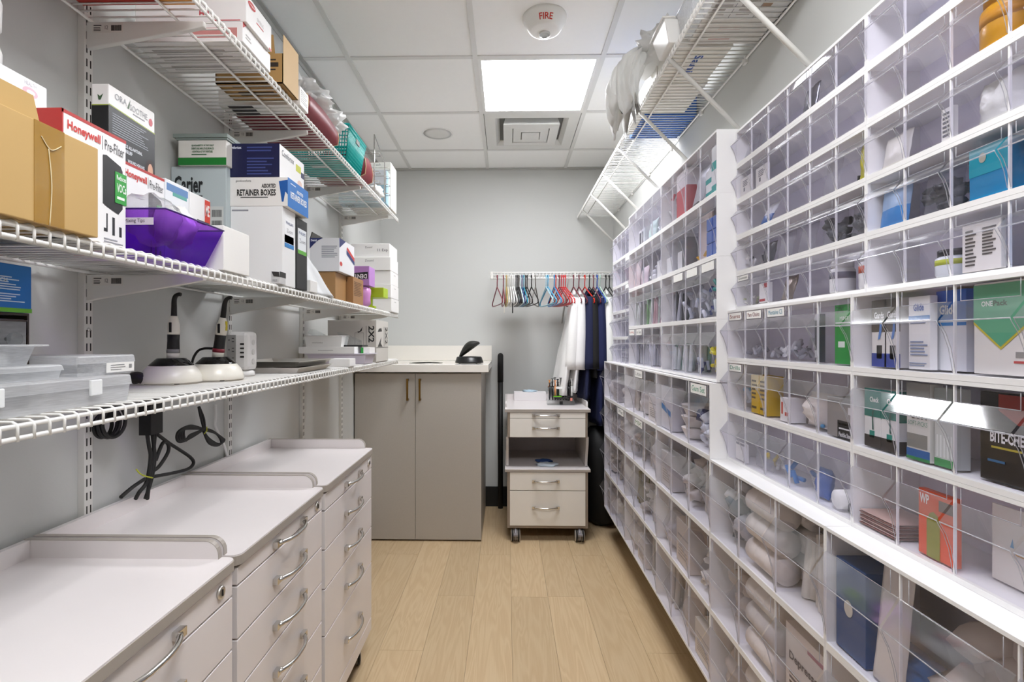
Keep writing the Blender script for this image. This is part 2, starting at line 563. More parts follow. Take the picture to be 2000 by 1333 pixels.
floor = struct('floor', B().box(XL, XR, YF, YB, -0.06, -0.008), C('b89f7d', 0.8))
OAK = wood_floor()
PW, PL = 0.187, 1.22
_pm = {}
k = -6
while 0.022 + PW * k < XR:
    xa, xb = max(0.022 + PW * k, XL), min(0.022 + PW * (k + 1), XR)
    k += 1
    if xb - xa < 0.004: continue
    y = YF - {0: 0.0, 1: 0.42, 2: 0.81}[(k * 2) % 3] * PL + (0.3 if k == 1 else 0)
    y = 2.66 - 4 * PL if k == 1 else y
    while y < YB:
        ya, yb = max(y, YF), min(y + PL, YB)
        y += PL
        if yb - ya < 0.01: continue
        key = (round(xb - xa, 3), round(yb - ya, 3))
        if key not in _pm:
            hx, hy = (xb - xa) / 2 - 0.0002, (yb - ya) / 2 - 0.0002
            b = B().frustum((-hx, hx, -hy, hy), (-hx + 0.0003, hx - 0.0003, -hy + 0.0003, hy - 0.0003), -0.008, 0.0)
            _pm[key] = mesh_of('plank', b, OAK)
        share('plank', _pm[key], floor, ((xa + xb) / 2, (ya + yb) / 2, 0))

# ceiling: lay-in tiles on a white tee grid
ceiling = struct('ceiling', B().box(XL, XR, YF, YB, ZC + 0.04, ZC + 0.12), C('cfcfca', 0.9))
TILE = M('ceiling_tile', 'f8f8f6', 0.9, var=0.01, scale=40, bump=0.15, bscale=400)
TEE = M('ceiling_tee_paint', 'dededb', 0.55)
GX = [XL, -0.762, -0.152, 0.459, XR]
GY = [2.497 + 0.6096 * i for i in range(-6, 3)]
GY = [YF] + [g for g in GY if YF + 0.02 < g < YB - 0.02] + [YB]
LIGHT_CELLS = {(2, 2.497), (2, 2.497 - 4 * 0.6096)}
VENT_CELL = (2, 2.497 + 0.6096)
b_seen = {}
for i in range(4):
    for j in range(len(GY) - 1):
        if any(i == a and abs(GY[j] - q) < 0.01 for a, q in LIGHT_CELLS | {VENT_CELL}): continue
        wx, wy = GX[i + 1] - GX[i] - 0.004, GY[j + 1] - GY[j] - 0.004
        key = (round(wx, 3), round(wy, 3))
        if key not in b_seen:
            b_seen[key] = mesh_of('ceiling_tile', B().box(-wx / 2, wx / 2, -wy / 2, wy / 2, 0.006, 0.02), TILE)
        share('ceiling_tile', b_seen[key], ceiling, ((GX[i] + GX[i + 1]) / 2, (GY[j] + GY[j + 1]) / 2, ZC))
for x in GX[1:4]:
    part('ceiling_tee', B().box(x - 0.012, x + 0.012, YF, YB, ZC, ZC + 0.03), TEE, ceiling)
for y in GY[1:-1]:
    for i in range(4):
        part('ceiling_tee', B().box(GX[i] + 0.012, GX[i + 1] - 0.012, y - 0.012, y + 0.012, ZC + 0.001, ZC + 0.03), TEE, ceiling)
ANG = M('wall_angle_paint', 'bdbdb9', 0.6)
def angle(name, b): return struct(name, b, ANG)
angle('trim_1', B().box(XL, XL + 0.004, YF, YB, ZC - 0.022, ZC + 0.004).box(XL, XL + 0.022, YF, YB, ZC - 0.0015, ZC + 0.004))
angle('trim_2', B().box(XR - 0.004, XR, YF, YB, ZC - 0.022, ZC + 0.004).box(XR - 0.022, XR, YF, YB, ZC - 0.0015, ZC + 0.004))
angle('trim_3', B().box(XL + 0.022, XR - 0.022, YB - 0.004, YB, ZC - 0.01, ZC + 0.004).box(XL + 0.022, XR - 0.022, YB - 0.02, YB, ZC - 0.0015, ZC + 0.004))
struct('baseboard_back', B().box(XL, XR, YB - 0.01, YB, 0, 0.155), RUBBER)
struct('baseboard_left', B().box(XL, XL + 0.01, YF, YB - 0.01, 0, 0.155), RUBBER)
struct('baseboard_right', B().box(XR - 0.01, XR, YF, YB - 0.01, 0, 0.155), RUBBER)

# ceiling light panels; the one above the camera is unseen, added as fill light
GLOW = emit('lit_diffuser', 'fafbff', PANEL_STRENGTH)
for n, (i, y) in enumerate(sorted(LIGHT_CELLS, key=lambda c: -c[1])):
    x0, x1, y0, y1 = GX[2] + 0.012, GX[3] - 0.012, y + 0.012, y + 0.6096 - 0.012
    t = thing('ceiling_light_panel', 'square LED panel glowing in the ceiling grid between the fire alarm and the air vent' if n == 0
              else 'unseen LED panel added for fill light above the drawer carts', 'ceiling light', ((x0 + x1) / 2, (y0 + y1) / 2, ZC), group='ceiling light panels')
    fr = B()
    e = 0.016
    fr.box(x0, x1, y0, y0 + e, ZC + 0.001, ZC + 0.03).box(x0, x1, y1 - e, y1, ZC + 0.001, ZC + 0.03)
    fr.box(x0, x0 + e, y0 + e, y1 - e, ZC + 0.001, ZC + 0.03).box(x1 - e, x1, y0 + e, y1 - e, ZC + 0.001, ZC + 0.03)
    part('frame', fr, C('e6e6e3', 0.5), t)
    part('diffuser', B().box(x0 + e, x1 - e, y0 + e, y1 - e, ZC + 0.006, ZC + 0.012), GLOW, t)

# square stepped air diffuser
y0 = VENT_CELL[1]; cx, cy = (GX[2] + GX[3]) / 2, y0 + 0.3048
t = thing('ceiling_air_diffuser', 'square white air vent with three stepped cones behind the light panel', 'air vent', (cx, cy, ZC))
def sq(r, z): return [(cx - r, cy - r, z), (cx + r, cy - r, z), (cx + r, cy + r, z), (cx - r, cy + r, z)]
VW = C('dcdcd8', 0.5)
part('face_plate', B().rings([sq(0.29, ZC + 0.012), sq(0.29, ZC + 0.003), sq(0.225, ZC + 0.003), sq(0.20, ZC + 0.03), sq(0.20, ZC + 0.038)], False, False, False), VW, t)
part('duct_back', B().box(cx - 0.2, cx + 0.2, cy - 0.2, cy + 0.2, ZC + 0.036, ZC + 0.039), C('6f6f6c', 0.8), t)
for ro, ri in ((0.175, 0.118), (0.112, 0.062)):
    part('cone', B().rings([sq(ro - 0.012, ZC + 0.03), sq(ro, ZC - 0.014), sq(ri, ZC - 0.018), sq(ri - 0.008, ZC + 0.028)], False, False, False), VW, t)
part('centre_plate', B().rings([sq(0.045, ZC + 0.02), sq(0.056, ZC - 0.022), sq(0.02, ZC - 0.025)], True, False, False), VW, t)

# round flush ceiling speaker
t = thing('ceiling_speaker', 'round white flush speaker grille in the ceiling tile beside the air vent', 'speaker', (-0.455, 3.42, ZC))
part('bezel', B().lathe([(0.103, 0.006), (0.103, 0.003), (0.098, 0.0015), (0.092, 0.002)], (-0.455, 3.42, ZC + 0.002), 40), C('f0f0ee', 0.8), t)
part('grille', B().lathe([(0.0001, 0.0005), (0.06, 0.0008), (0.0925, 0.002)], (-0.455, 3.42, ZC + 0.002), 40), C('e4e4e1', 0.9), t)

# fire alarm
fx, fy = X_at(1064, 2.2), 2.2
t = thing('fire_alarm', 'round white ceiling alarm with red FIRE lettering and a clear strobe lens', 'fire alarm', (fx, fy, ZC))
part('housing', B().lathe([(0.092, 0.008), (0.092, -0.006), (0.088, -0.016), (0.066, -0.05), (0.056, -0.054), (0.03, -0.056), (0.0001, -0.056)], (fx, fy, ZC), 40), C('e9e8e4', 0.4), t)
part('strobe_bezel', B().lathe([(0.024, -0.054), (0.024, -0.062), (0.02, -0.063), (0.019, -0.058)], (fx, fy + 0.012, ZC), 24), C('cfcfcc', 0.3), t)
part('strobe_lens', B().lathe([(0.019, -0.056), (0.017, -0.066), (0.01, -0.071), (0.0001, -0.072)], (fx, fy + 0.012, ZC), 20), ACRYL, t)
b = B(); vs, fs = glyphs('FIRE', 0.015)
P = []
for x, y in vs:                                # wrap the word round the near flank
    a = -math.pi / 2 + (x - 0.5) * 0.72; r = 0.071 + 0.012 * y; z = -0.0435 + 0.0205 * y
    P.append((fx + (r + 0.001) * math.cos(a), fy + (r + 0.001) * math.sin(a), ZC + z - 0.0006))
part('lettering', b.add(P, fs), C('c2301f', 0.5), t)

# ================================================================== WIRE SHELVES
WIRE_R = 0.0021


def wire_shelf(label, xb, xf, y0, y1, z, yw, brackets=(), braces=()):
    """Ventilated shelf: bent deck wires over long rods. xb wall side, xf lip; yw: where the drawn wires start."""
    s = 1 if xf > xb else -1
    t = thing('wire_shelf', label, 'shelf', ((xb + xf) / 2, (y0 + y1) / 2, z))
    lip = 0.023
    path = [(xb, 0, 0), (xf - s * 0.006, 0, 0), (xf - s * 0.001, 0, -0.003), (xf + s * 0.001, 0, -0.008), (xf + s * 0.001, 0, -lip - 0.004)]
    ox, oy, oz = t.location
    me = mesh_of('deck_wire', B().tube([(p[0] - ox, 0, p[2]) for p in path], WIRE_R, 6), WHITE_WIRE)
    y = yw
    while y < y1 - 0.002:
        share('deck_wire', me, t, (0, y - oy, 0)); y += 0.0254
    for x, zz, r in ((xb + s * 0.004, -0.005, 0.0036), (xb + s * 0.21, -0.0055, 0.0036), (xf - s * 0.003, -0.006, 0.0036), (xf - s * 0.002, -lip, 0.0036)):
        part('rod', B().tube([(x, y0, z + zz), (x, y1, z + zz)], r, 8), WHITE_WIRE, t)
    for yb in brackets:
        b = B(); L = abs(xf - xb) - 0.035
        prof = [(xb - s * 0.003, z - 0.010), (xb + s * L, z - 0.010), (xb + s * L, z - 0.024), (xb + s * (L - 0.03), z - 0.030), (xb + s * 0.03, z - 0.066), (xb - s * 0.003, z - 0.072)]
        b.prism(prof, (yb - 0.0065, yb + 0.0065), 'y')
        br = part('bracket', b, WHITE_STEEL, t, bevel=0.002)
        br.location = (0, 0, 0)
        f = Face('N', xb + 0.012, xb + 0.085, yb - 0.0065, yb, z - 0.036, z - 0.014)
        part('price_sticker', f.rect(B(), 0, 1, 0, 1, 0.0004), C('ded9d2', 0.5), br)
        q = B(); f.barcode(q, 0.62, 0.95, 0.2, 0.8); f.rect(q, 0.05, 0.3, 0.72, 0.82, 0.0008); f.lines(q, 0.05, 0.32, 0.15, 0.6, 3); f.text(q, '12', 0.42, 0.52, 0.35, 0.75)
        part('barcode_print', q, C('3a3431', 0.6), br)
    for yb in braces:
        b = B(); d = Vector((XR - 0.004 - xf, 0, -0.285))
        p0 = Vector((xf - 0.004, yb, z - 0.02)); p1 = p0 + d
        b.tube([p0, p1], 0.0075, 8)
        br = part('brace', b, C('d9d8d3', 0.45), t)
        part('wall_clip', B().box(XR - 0.012, XR - 0.0005, yb + 0.035, yb + 0.06, z - 0.02, z + 0.006), WHITE_STEEL, t, bevel=0.002)
    return t


Z_UP, Z_MID, Z_LOW, XFL = 2.062, 1.470, 1.193, -0.672
XBK = XL + 0.018
STD_Y = (1.21, 1.84, 2.51, 3.10)
wire_shelf('top white wire shelf on the shelving wall, holding cartons and maroon bags', XBK, XFL, 0.75, 3.215, Z_UP, 0.95, STD_Y)
wire_shelf('middle white wire shelf on the shelving wall, packed with printed boxes', XBK, XFL, 0.45, 3.215, Z_MID, 0.5, STD_Y[0:3] + (3.08,))
wire_shelf('lowest white wire shelf on the shelving wall, carrying the curing lights', XBK, XFL, 0.45, 3.215, Z_LOW, 0.5, ())
XFR, Z_RT = 0.553, 2.287
wire_shelf('white wire shelf with diagonal braces high above the clear bins', XR - 0.004, XFR, 1.15, 4.10, Z_RT, 1.35, (), [1.375 + 0.41 * i for i in range(7)])
# slotted wall standards
SLOT = C('2b2622', 0.8)
for i, y in enumerate(STD_Y):
    t = thing('wall_standard', ('slotted white upright rail on the wall, %s from the camera' % ordinal(i)), 'shelf rail', (XL, y, 0.72), group='slotted wall rails')
    b = B().box(XL, XBK - 0.002, y - 0.0125, y + 0.0125, 0.72 if i < 2 else 0.35, 2.35)
    part('channel', b, WHITE_STEEL, t, bevel=0.001)
    q = B(); z = 0.74 if i < 2 else 0.4
    while z < 2.33:
        for dy in (-0.0055, 0.0055):
            q.box(XBK - 0.0023, XBK - 0.0015, y + dy - 0.0016, y + dy + 0.0016, z, z + 0.018)
        z += 0.0318
    part('slots', q, SLOT, t, kind='stuff')
    part('screw', B().lathe([(0.005, 0), (0.004, 0.002), (0.0001, 0.0028)], (XBK - 0.002, y, 1.331), 12, 'x'), CHROME, t)


# ================================================================== DRAWER CARTS
def handle_builder(L=0.165, out=0.03):
    """Bow handle in the y-z plane bulging towards +x, centred on the origin, lying along y."""
    b = B(); pts = []; rr = []
    for i in range(15):
        a = i / 14 * 2 - 1
        pts.append((0.006 + (out - 0.006) * (1 - abs(a) ** 2.6), a * L / 2, 0))
        rr.append(0.0062 - 0.0018 * (1 - a * a))
    b.tube(pts, rr, 8)
    for sgn in (-1, 1):
        b.box(0.0, 0.012, sgn * L / 2 - 0.011, sgn * L / 2 + 0.011, -0.0075, 0.0075)
    return b


HANDLE = mesh_of('handle', handle_builder(), CHROME)


def caster(parent, x, y, rz=0.0):
    """Twin-wheel caster with a hood; world position of its stem on the floor."""
    off = parent.location
    c = part('caster', B().tube([(0, 0, 0.06), (0, 0, 0.112)], 0.008, 10).xf(Matrix.Translation((x - off[0], y - off[1], -off[2]))), CHROME, parent, world=False)
    def put(n, b, m): 
        b.xf(Matrix.Translation((x - off[0], y - off[1], -off[2])) @ Matrix.Rotation(rz, 4, 'Z'))
        return part(n, b, m, c, world=False)
    put('hood', B().lathe([(0.0001, -0.008), (0.035, -0.008), (0.039, 0), (0.035, 0.008), (0.0001, 0.008)], (0, 0.015, 0.042), 22, 'x'), M('caster_hood', '8f8c90', 0.35))
    for sx in (-0.020, 0.020):
        put('wheel', B().lathe([(0.012, -0.010), (0.030, -0.010), (0.036, -0.007), (0.038, 0), (0.036, 0.007), (0.030, 0.010), (0.012, 0.010)], (sx, 0.015, 0.038), 24, 'x'), M('caster_wheel', 'b9b3ac', 0.4))
        put('tyre', B().lathe([(0.0365, -0.006), (0.0395, -0.004), (0.0395, 0.004), (0.0365, 0.006)], (sx, 0.015, 0.0395), 24, 'x'), RUBBER)
    put('brake_pedal', B().box(-0.014, 0.014, 0.045, 0.075, 0.052, 0.062), M('caster_hood', '8f8c90', 0.35))
    return c


def drawer_cart(label, y0, y1, xf, ztop, zs, handles=True, casters=True):
    """Low cart against the shelving wall; its drawers face the aisle (+x)."""
    t = thing('drawer_cart', label, 'drawer cart', ((xf + XL) / 2, (y0 + y1) / 2, 0), group='white drawer carts under the shelves')
    xbk = XL + 0.015
    part('carcass', B().box(xbk, xf - 0.024, y0 + 0.012, y1 - 0.012, zs[-1], ztop - 0.022), M('carcass_gap_shade', '38322d', 0.7), t)  # carcass coloured near-black so the drawer gaps carry painted shade
    # worktop with a rounded front corner and a grey edge band
    def top(n, z0, z1, g, m):
        r = 0.018; P = [(xbk, y0 + g), (xf - r, y0 + g)]
        P += [(xf - g - r + r * math.sin(a), y0 + g + r - r * math.cos(a)) for a in [math.pi / 2 * i / 5 for i in range(6)]]
        P += [(xf - g - r + r * math.cos(a), y1 - g - r + r * math.sin(a)) for a in [math.pi / 2 * i / 5 for i in range(6)]]
        P += [(xbk, y1 - g)]
        return part(n, B().prism(P, (z0, z1), 'z'), m, t)
    top('worktop', ztop - 0.0205, ztop, 0.0, LAM)
    top('edge_band', ztop - 0.022, ztop - 0.003, -0.0012, EDGE)
    # raised lip at the wall and at both ends, round at the front
    lip = 0.036
    part('back_lip', B().box(xbk, xbk + 0.013, y0 + 0.0125, y1 - 0.0125, ztop, ztop + lip), LAM, t)
    for ya, yb in ((y0 + 0.0005, y0 + 0.012), (y1 - 0.012, y1 - 0.0005)):
        xe = xf - 0.032
        prof = [(xbk, ztop), (xe, ztop)] + [(xe - 0.028 + 0.028 * math.cos(a), ztop + lip - 0.028 + 0.028 * math.sin(a)) for a in [math.pi / 2 * i / 6 for i in range(7)]] + [(xbk, ztop + lip)]
        e = part('end_lip', B().prism(prof, (ya, yb), 'y'), LAM, t)
        p2 = [(xe + 0.0012, ztop)] + [(xe - 0.028 + 0.0292 * math.cos(a), ztop + lip - 0.028 + 0.0292 * math.sin(a)) for a in [math.pi / 2 * i / 6 for i in range(7)]] + [(xbk, ztop + lip + 0.0012)]
        p3 = [(x, z) for x, z in prof[1:]][::-1]
        part('edge_band', B().prism(p2 + p3[:1] + p3[1:], (ya - 0.0003, yb + 0.0003), 'y'), EDGE, e)
    # drawers
    zt = ztop - 0.026
    for i, zb in enumerate(zs):
        last = i == len(zs) - 1
        nm = 'plinth_rail' if last else 'drawer'
        d = part(nm, B().box(xf - 0.024, xf - 0.006, y0 + 0.006, y1 - 0.006, zb + 0.0022, zt - 0.0022), LAM, t, bevel=0.001)
        if not last:
            h = share('handle', HANDLE, d, (xf - 0.006 - t.location.x, (y0 + y1) / 2 + 0.01 - t.location.y, (zb + zt) / 2 - (0.012 if i else 0.0)), (0, 0, 0))
        if i == 0:
            yl = y1 - 0.052
            k = part('lock', B().lathe([(0.0125, 0), (0.0125, 0.004), (0.010, 0.0055), (0.0075, 0.005)], (xf - 0.006, yl, (zb + zt) / 2 + 0.004), 20, 'x'), STEEL, d)
            part('keyhole', B().box(xf - 0.001, xf + 0.0008, yl - 0.0012, yl + 0.0012, (zb + zt) / 2 - 0.002, (zb + zt) / 2 + 0.010), DARK, d)
        zt = zb
    for yy in (y0 + 0.05, y1 - 0.075):
        for xx in (xbk + 0.06, xf - 0.062):
            caster(t, xx, yy, math.radians(25 if yy > (y0 + y1) / 2 else -20))
    return t


XCF = -0.5525
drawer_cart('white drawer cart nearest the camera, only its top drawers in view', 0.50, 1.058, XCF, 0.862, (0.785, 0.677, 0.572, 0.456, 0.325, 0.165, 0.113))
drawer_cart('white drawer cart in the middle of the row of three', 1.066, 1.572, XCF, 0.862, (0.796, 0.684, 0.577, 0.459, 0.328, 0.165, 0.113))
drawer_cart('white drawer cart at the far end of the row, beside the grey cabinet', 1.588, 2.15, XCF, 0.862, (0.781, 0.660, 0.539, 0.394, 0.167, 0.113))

# ================================================================== GREY CABINET WITH COUNTER
YC = 3.385
xc0, xc1 = XL + 0.006, X_at(940, YC)
t = thing('grey_cabinet', 'tall grey two-door cabinet with brass pulls under a white counter', 'cabinet', ((xc0 + xc1) / 2, (YC + YB) / 2, 0))
GREY = M('grey_fabric_laminate', 'b2aca3', 0.5, var=0.05, scale=120, bump=0.05, bscale=300)
zct = Z_at(727, -0.3, YC)
part('body', B().box(xc0, xc1 - 0.001, YC + 0.021, YB - 0.012, 0.004, zct - 0.006), GREY, t)
xm = X_at(811, YC)
for a, bb in ((xc0 + 0.002, xm - 0.0012), (xm + 0.0012, xc1)):
    d = part('door', B().box(a, bb, YC, YC + 0.019, 0.012, zct - 0.010), GREY, t, bevel=0.001)
    hx = X_at(797, YC) if bb < xm else X_at(821, YC)
    h = B().box(hx - 0.006, hx + 0.006, YC - 0.032, YC - 0.024, Z_at(782, hx, YC), Z_at(740, hx, YC))
    h.box(hx - 0.006, hx + 0.006, YC - 0.03, YC, Z_at(782, hx, YC), Z_at(782, hx, YC) + 0.012).box(hx - 0.006, hx + 0.006, YC - 0.03, YC, Z_at(740, hx, YC) - 0.012, Z_at(740, hx, YC))
    part('pull_handle', h, M('brass', 'a07a3c', 0.3, metal=1.0), d, label='brushed brass bar pull')
# counter slab and upstand
QTZ = M('white_quartz', 'efebe3', 0.15, var=0.02, scale=5, coat=0.3)
xk = X_at(954, YC - 0.03)
t = thing('countertop', 'white polished stone counter with an upstand on the grey cabinet', 'counter', ((xc0 + xk) / 2, (YC + YB) / 2, zct))
part('slab', B().box(XL + 0.003, xk, YC - 0.032, YB - 0.003, zct, zct + 0.048), QTZ, t, bevel=0.0015)
part('upstand', B().box(XL + 0.003, xk, YB - 0.023, YB - 0.003, zct + 0.0485, zct + 0.165), QTZ, t, bevel=0.001)
ZCT = zct + 0.048
# waste opening in the counter
ox, oy = X_at(832, 3.62), 3.62
o = part('waste_ring', B().lathe([(0.098, 0.0), (0.100, 0.003), (0.112, 0.0035), (0.116, 0.0005)], (ox, oy, ZCT), 36), STEEL, t)
part('waste_opening', B().lathe([(0.098, 0.0008), (0.0001, 0.0008)], (ox, oy, ZCT), 36), C('8e867b', 0.7), o)

# black flip-top lid puck on the counter
px_, py_ = X_at(916.5, 3.58), 3.58
t = thing('black_flip_lid', 'black round lid with its leaf-shaped flap standing open on the counter', 'lid', (px_, py_, ZCT))
part('base', B().lathe([(0.094, 0.004), (0.098, 0.008), (0.096, 0.012), (0.086, 0.042), (0.08, 0.046), (0.06, 0.046), (0.055, 0.02), (0.0001, 0.02)], (px_, py_, ZCT), 40), BLACK, t)
for a in (0.6, 2.2, 3.9, 5.4):
    part('foot', B().lathe([(0.006, 0), (0.006, 0.0085)], (px_ + 0.085 * math.cos(a), py_ + 0.085 * math.sin(a), ZCT), 10), RUBBER, t)
def lidpt(u, v):   # leaf-shaped flap, hinged at the shelf side, tipped up
    return (px_ - 0.066 + u * 0.135, py_ + v, ZCT + 0.044 + u * 0.098 + 0.028 * math.sin(u * math.pi) * 0.9)
fl = B(); rs = []
for i in range(12):
    u = i / 11; hw = 0.018 + 0.062 * math.sin(min(1, u * 1.15) * math.pi * 0.62) * (1 if u < 0.85 else 1 - (u - 0.85) * 3.6); th = 0.008 + 0.022 * math.sin(u * math.pi)
    c0 = Vector(lidpt(u, 0)); nrm = Vector((-0.55, 0, 0.83))
    rs.append([c0 + Vector((0, hw * math.cos(a), 0)) + nrm * th * math.sin(a) for a in [2 * math.pi * k / 14 for k in range(14)]])
part('flap', fl.rings(rs), M('black_matte', '24241f', 0.55), t)

# black padded pole against the far wall
qx = X_at(977.5, 4.07)
t = thing('black_pole', 'tall black padded pole standing at the far wall beside the cabinet', 'pole', (qx, 4.07, 0))
part('sleeve', B().tube([(qx, 4.07, 0.985), (qx, 4.07, 1.188), (qx, 4.07, 1.202), (qx, 4.07, 1.209)], [0.0225, 0.0225, 0.018, 0.006], 16), RUBBER, t)
part('shaft', B().tube([(qx, 4.07, 0.0), (qx, 4.07, 0.985)], 0.0195, 16), RUBBER, t)

# ================================================================== TWO-TIER CART AT THE FAR WALL
yq0, yq1 = 3.40, 3.98
a0, a1 = X_at(990.5, yq0), X_at(1148.5, yq0)
t = thing('utility_cart', 'white two-tier rolling cart with four drawers beside the hanging coats', 'utility cart', ((a0 + a1) / 2, (yq0 + yq1) / 2, 0))
CB = M('cart_trim_taupe', '94877a', 0.45)
WL = M('cart_white', 'ebe7e0', 0.3)
def slab(n, z0, z1, ya, yb):
    g = 0.014
    s_ = part(n, B().box(a0 - g, a1 + g, ya - 0.012, yb, z0, z1), LAM, t, bevel=0.002)
    part('edge_band', B().box(a0 - g - 0.0008, a1 + g + 0.0008, ya - 0.0128, yb - 0.01, z0 - 0.001, z1 - 0.003), EDGE, s_)
    return s_
slab('top_shelf', 0.842, 0.862, yq0, yq1)
slab('middle_shelf', 0.455, 0.472, yq0, yq1)
part('lower_body', B().box(a0, a1, yq0, yq1, 0.085, 0.454), CB, t, bevel=0.002)
part('upper_body', B().box(a0 + 0.002, a1 - 0.002, yq0, yq1, 0.676, 0.841), CB, t, bevel=0.002)
part('back_panel', B().box(a0, a1, yq1 - 0.012, yq1, 0.473, 0.675), C('d5ced0', 0.5), t)
part('back_lip', B().box(a0 - 0.012, a1 + 0.012, yq1 - 0.012, yq1, 0.8625, 0.90), LAM, t)
for xs in (a0 - 0.006, a1 - 0.010):
    prof = [(yq0 + 0.19, 0.473), (yq1 - 0.013, 0.473), (yq1 - 0.013, 0.675), (yq0 + 0.01, 0.675)]
    for i in range(9):
        u = i / 8; prof.append((yq0 + 0.01 + 0.0 + 0.09 * (u ** 2.2), 0.675 - 0.202 * u))
    prof = prof[:4] + [(yq0 + 0.012 + 0.055 * math.sin(i / 8 * math.pi / 2) ** 2, 0.675 - 0.2 * i / 8) for i in range(1, 9)]
    prof[0] = (yq0 + 0.075, 0.473)
    sp = part('side_panel', B().prism(prof, (xs, xs + 0.016), 'x'), C('cbc6c2', 0.4), t)
for xs in (a0 - 0.013, a1 + 0.001):
    prof = [(yq0 + 0.09, 0.8625), (yq1 - 0.013, 0.8625), (yq1 - 0.013, 0.90)] + [(yq0 + 0.118 + 0.028 * math.cos(a), 0.872 + 0.028 * math.sin(a)) for a in [math.pi / 2 + math.pi / 2 * i / 6 for i in range(7)]]
    part('end_lip', B().prism(prof, (xs, xs + 0.012), 'x'), C('cbc6c2', 0.4), t)
hf = mesh_of('handle', handle_builder(0.155, 0.028).xf(Matrix.Rotation(-math.pi / 2, 4, 'Z')), CHROME)
for z0, z1 in ((0.801, 0.838), (0.678, 0.798), (0.334, 0.450), (0.104, 0.330)):
    d = part('drawer', B().box(a0 + 0.018, a1 - 0.018, yq0 - 0.008, yq0 - 0.0002, z0, z1), WL, t, bevel=0.001)
    share('handle', hf, d, ((a0 + a1) / 2 - 0.012 - t.location.x, yq0 - 0.008 - t.location.y, (z0 + z1) / 2 + (0.002 if z1 - z0 < 0.2 else 0.006)))
for xx in (a0 + 0.055, a1 - 0.055):
    for yy in (yq0 + 0.02, yq1 - 0.07):
        caster(t, xx, yy, math.pi)
CART_X = (a0, a1)

# ================================================================== CLEAR TIP-OUT BINS ON THE OTHER WALL
UNIT = 0.600
KINDS_ = {}


def bin_kind(n, D, H, tint):
    """Shared meshes for a white unit frame with n compartments and one clear tip-out bin. Local x: 0 front, D at the wall."""
    key = (n, D, H, tint)
    if key in KINDS_: return KINDS_[key]
    h = UNIT / 2 - 0.0008
    fr = B()
    bk = mesh_of('back_panel', B().box(D - 0.004, D - 0.0005, -h, h, 0, H - 0.0004), M('bin_back_' + tint, tint, 0.4))
    fr.box(0, D - 0.004, -h, h, 0, 0.009).box(0, D - 0.004, -h, h, H - 0.007, H - 0.0004)
    fr.box(0, D - 0.004, -h, -h + 0.004, 0.009, H - 0.007).box(0, D - 0.004, h - 0.004, h, 0.009, H - 0.007)
    wd = UNIT / n
    dv = mesh_of('divider', B().box(0.001, 0.0048, -0.0013, 0.0013, 0.009, H - 0.007), FRAME_W)
    fm = mesh_of('frame', fr, FRAME_W)
    # bin: hopper front that bulges out to a lip, label plate above it
    hw = wd / 2 - 0.0026; p = (0.150 if D < 0.15 else 0.128) * H
    zb, zt = 0.012, H - 0.009
    hh = zt - zb
    prof = [(0.0015, zb), (-0.05 * p, zb + 0.12 * hh), (-0.22 * p, zb + 0.28 * hh), (-0.55 * p, zb + 0.45 * hh), (-0.93 * p, zb + 0.565 * hh), (-p, zb + 0.595 * hh),
            (-0.96 * p, zb + 0.610 * hh), (-0.02 * p, zb + 0.815 * hh), (0.0012, zb + 0.822 * hh), (0.0012, zt)]
    b = B(); m = len(prof)
    vs = [(x, -hw, z) for x, z in prof] + [(x, hw, z) for x, z in prof]
    for i in range(m - 1):
        b.cur = 1 if 4 < i < 8 else 0
        b.add(vs if i == 0 else [], [])
        b.f.append([i, i + 1, i + 1 + m, i + m]); b.sm.append(False); b.mi.append(b.cur)
    b.cur = 2
    # cheeks of the hopper and the two side walls of the tray
    side = prof[:8] + [(0.25 * D, zb + 0.74 * hh), (D * 0.62, zb)]
    for y in (-hw, hw):
        b.add([(x, y, z) for x, z in side], [list(range(len(side)))])
    # raised rim of the label plate and moulded edge of the lip
    bm_ = mesh_of('tip_out_bin', b, [PLASTIC, AWNING, CHEEK])
    e = B()
    lx, lz = prof[5]
    e.tube([(lx, -hw, lz), (lx, hw, lz)], 0.0011, 5)
    ed = []
    for y in (-hw, hw):
        e.tube([(x, y, z) for x, z in prof[:6]], 0.0007, 4)
    e.tube([(0.0008, -hw * 0.82, zt), (0.0008, -hw * 0.82, zb + 0.82 * hh), (0.0008, hw * 0.82, zb + 0.82 * hh), (0.0008, hw * 0.82, zt)], 0.0007, 4)
    em = mesh_of('moulded_rim', e, clear('bin_edge_glint', 'dcdbe6', haze=0.45, rough=0.15, graz=0.3))  # milky haze stands in for the bright glints along the edges
    KINDS_[key] = (fm, bk, dv, bm_, em, hw, zb, zt, hh)
    return KINDS_[key]


BANKN = {'A': 'far upper bank', 'P': 'coat-end bank', 'E': 'far lower bank', 'B': 'near upper bank', 'D': 'near middle bank', 'C': 'near lower bank'}
SLOTS = {}          # (bank, row, column) -> (x front, y0, y1, z floor, z lid, depth, bin object)
ROWN = ('top', 'second', 'third', 'fourth', 'bottom')


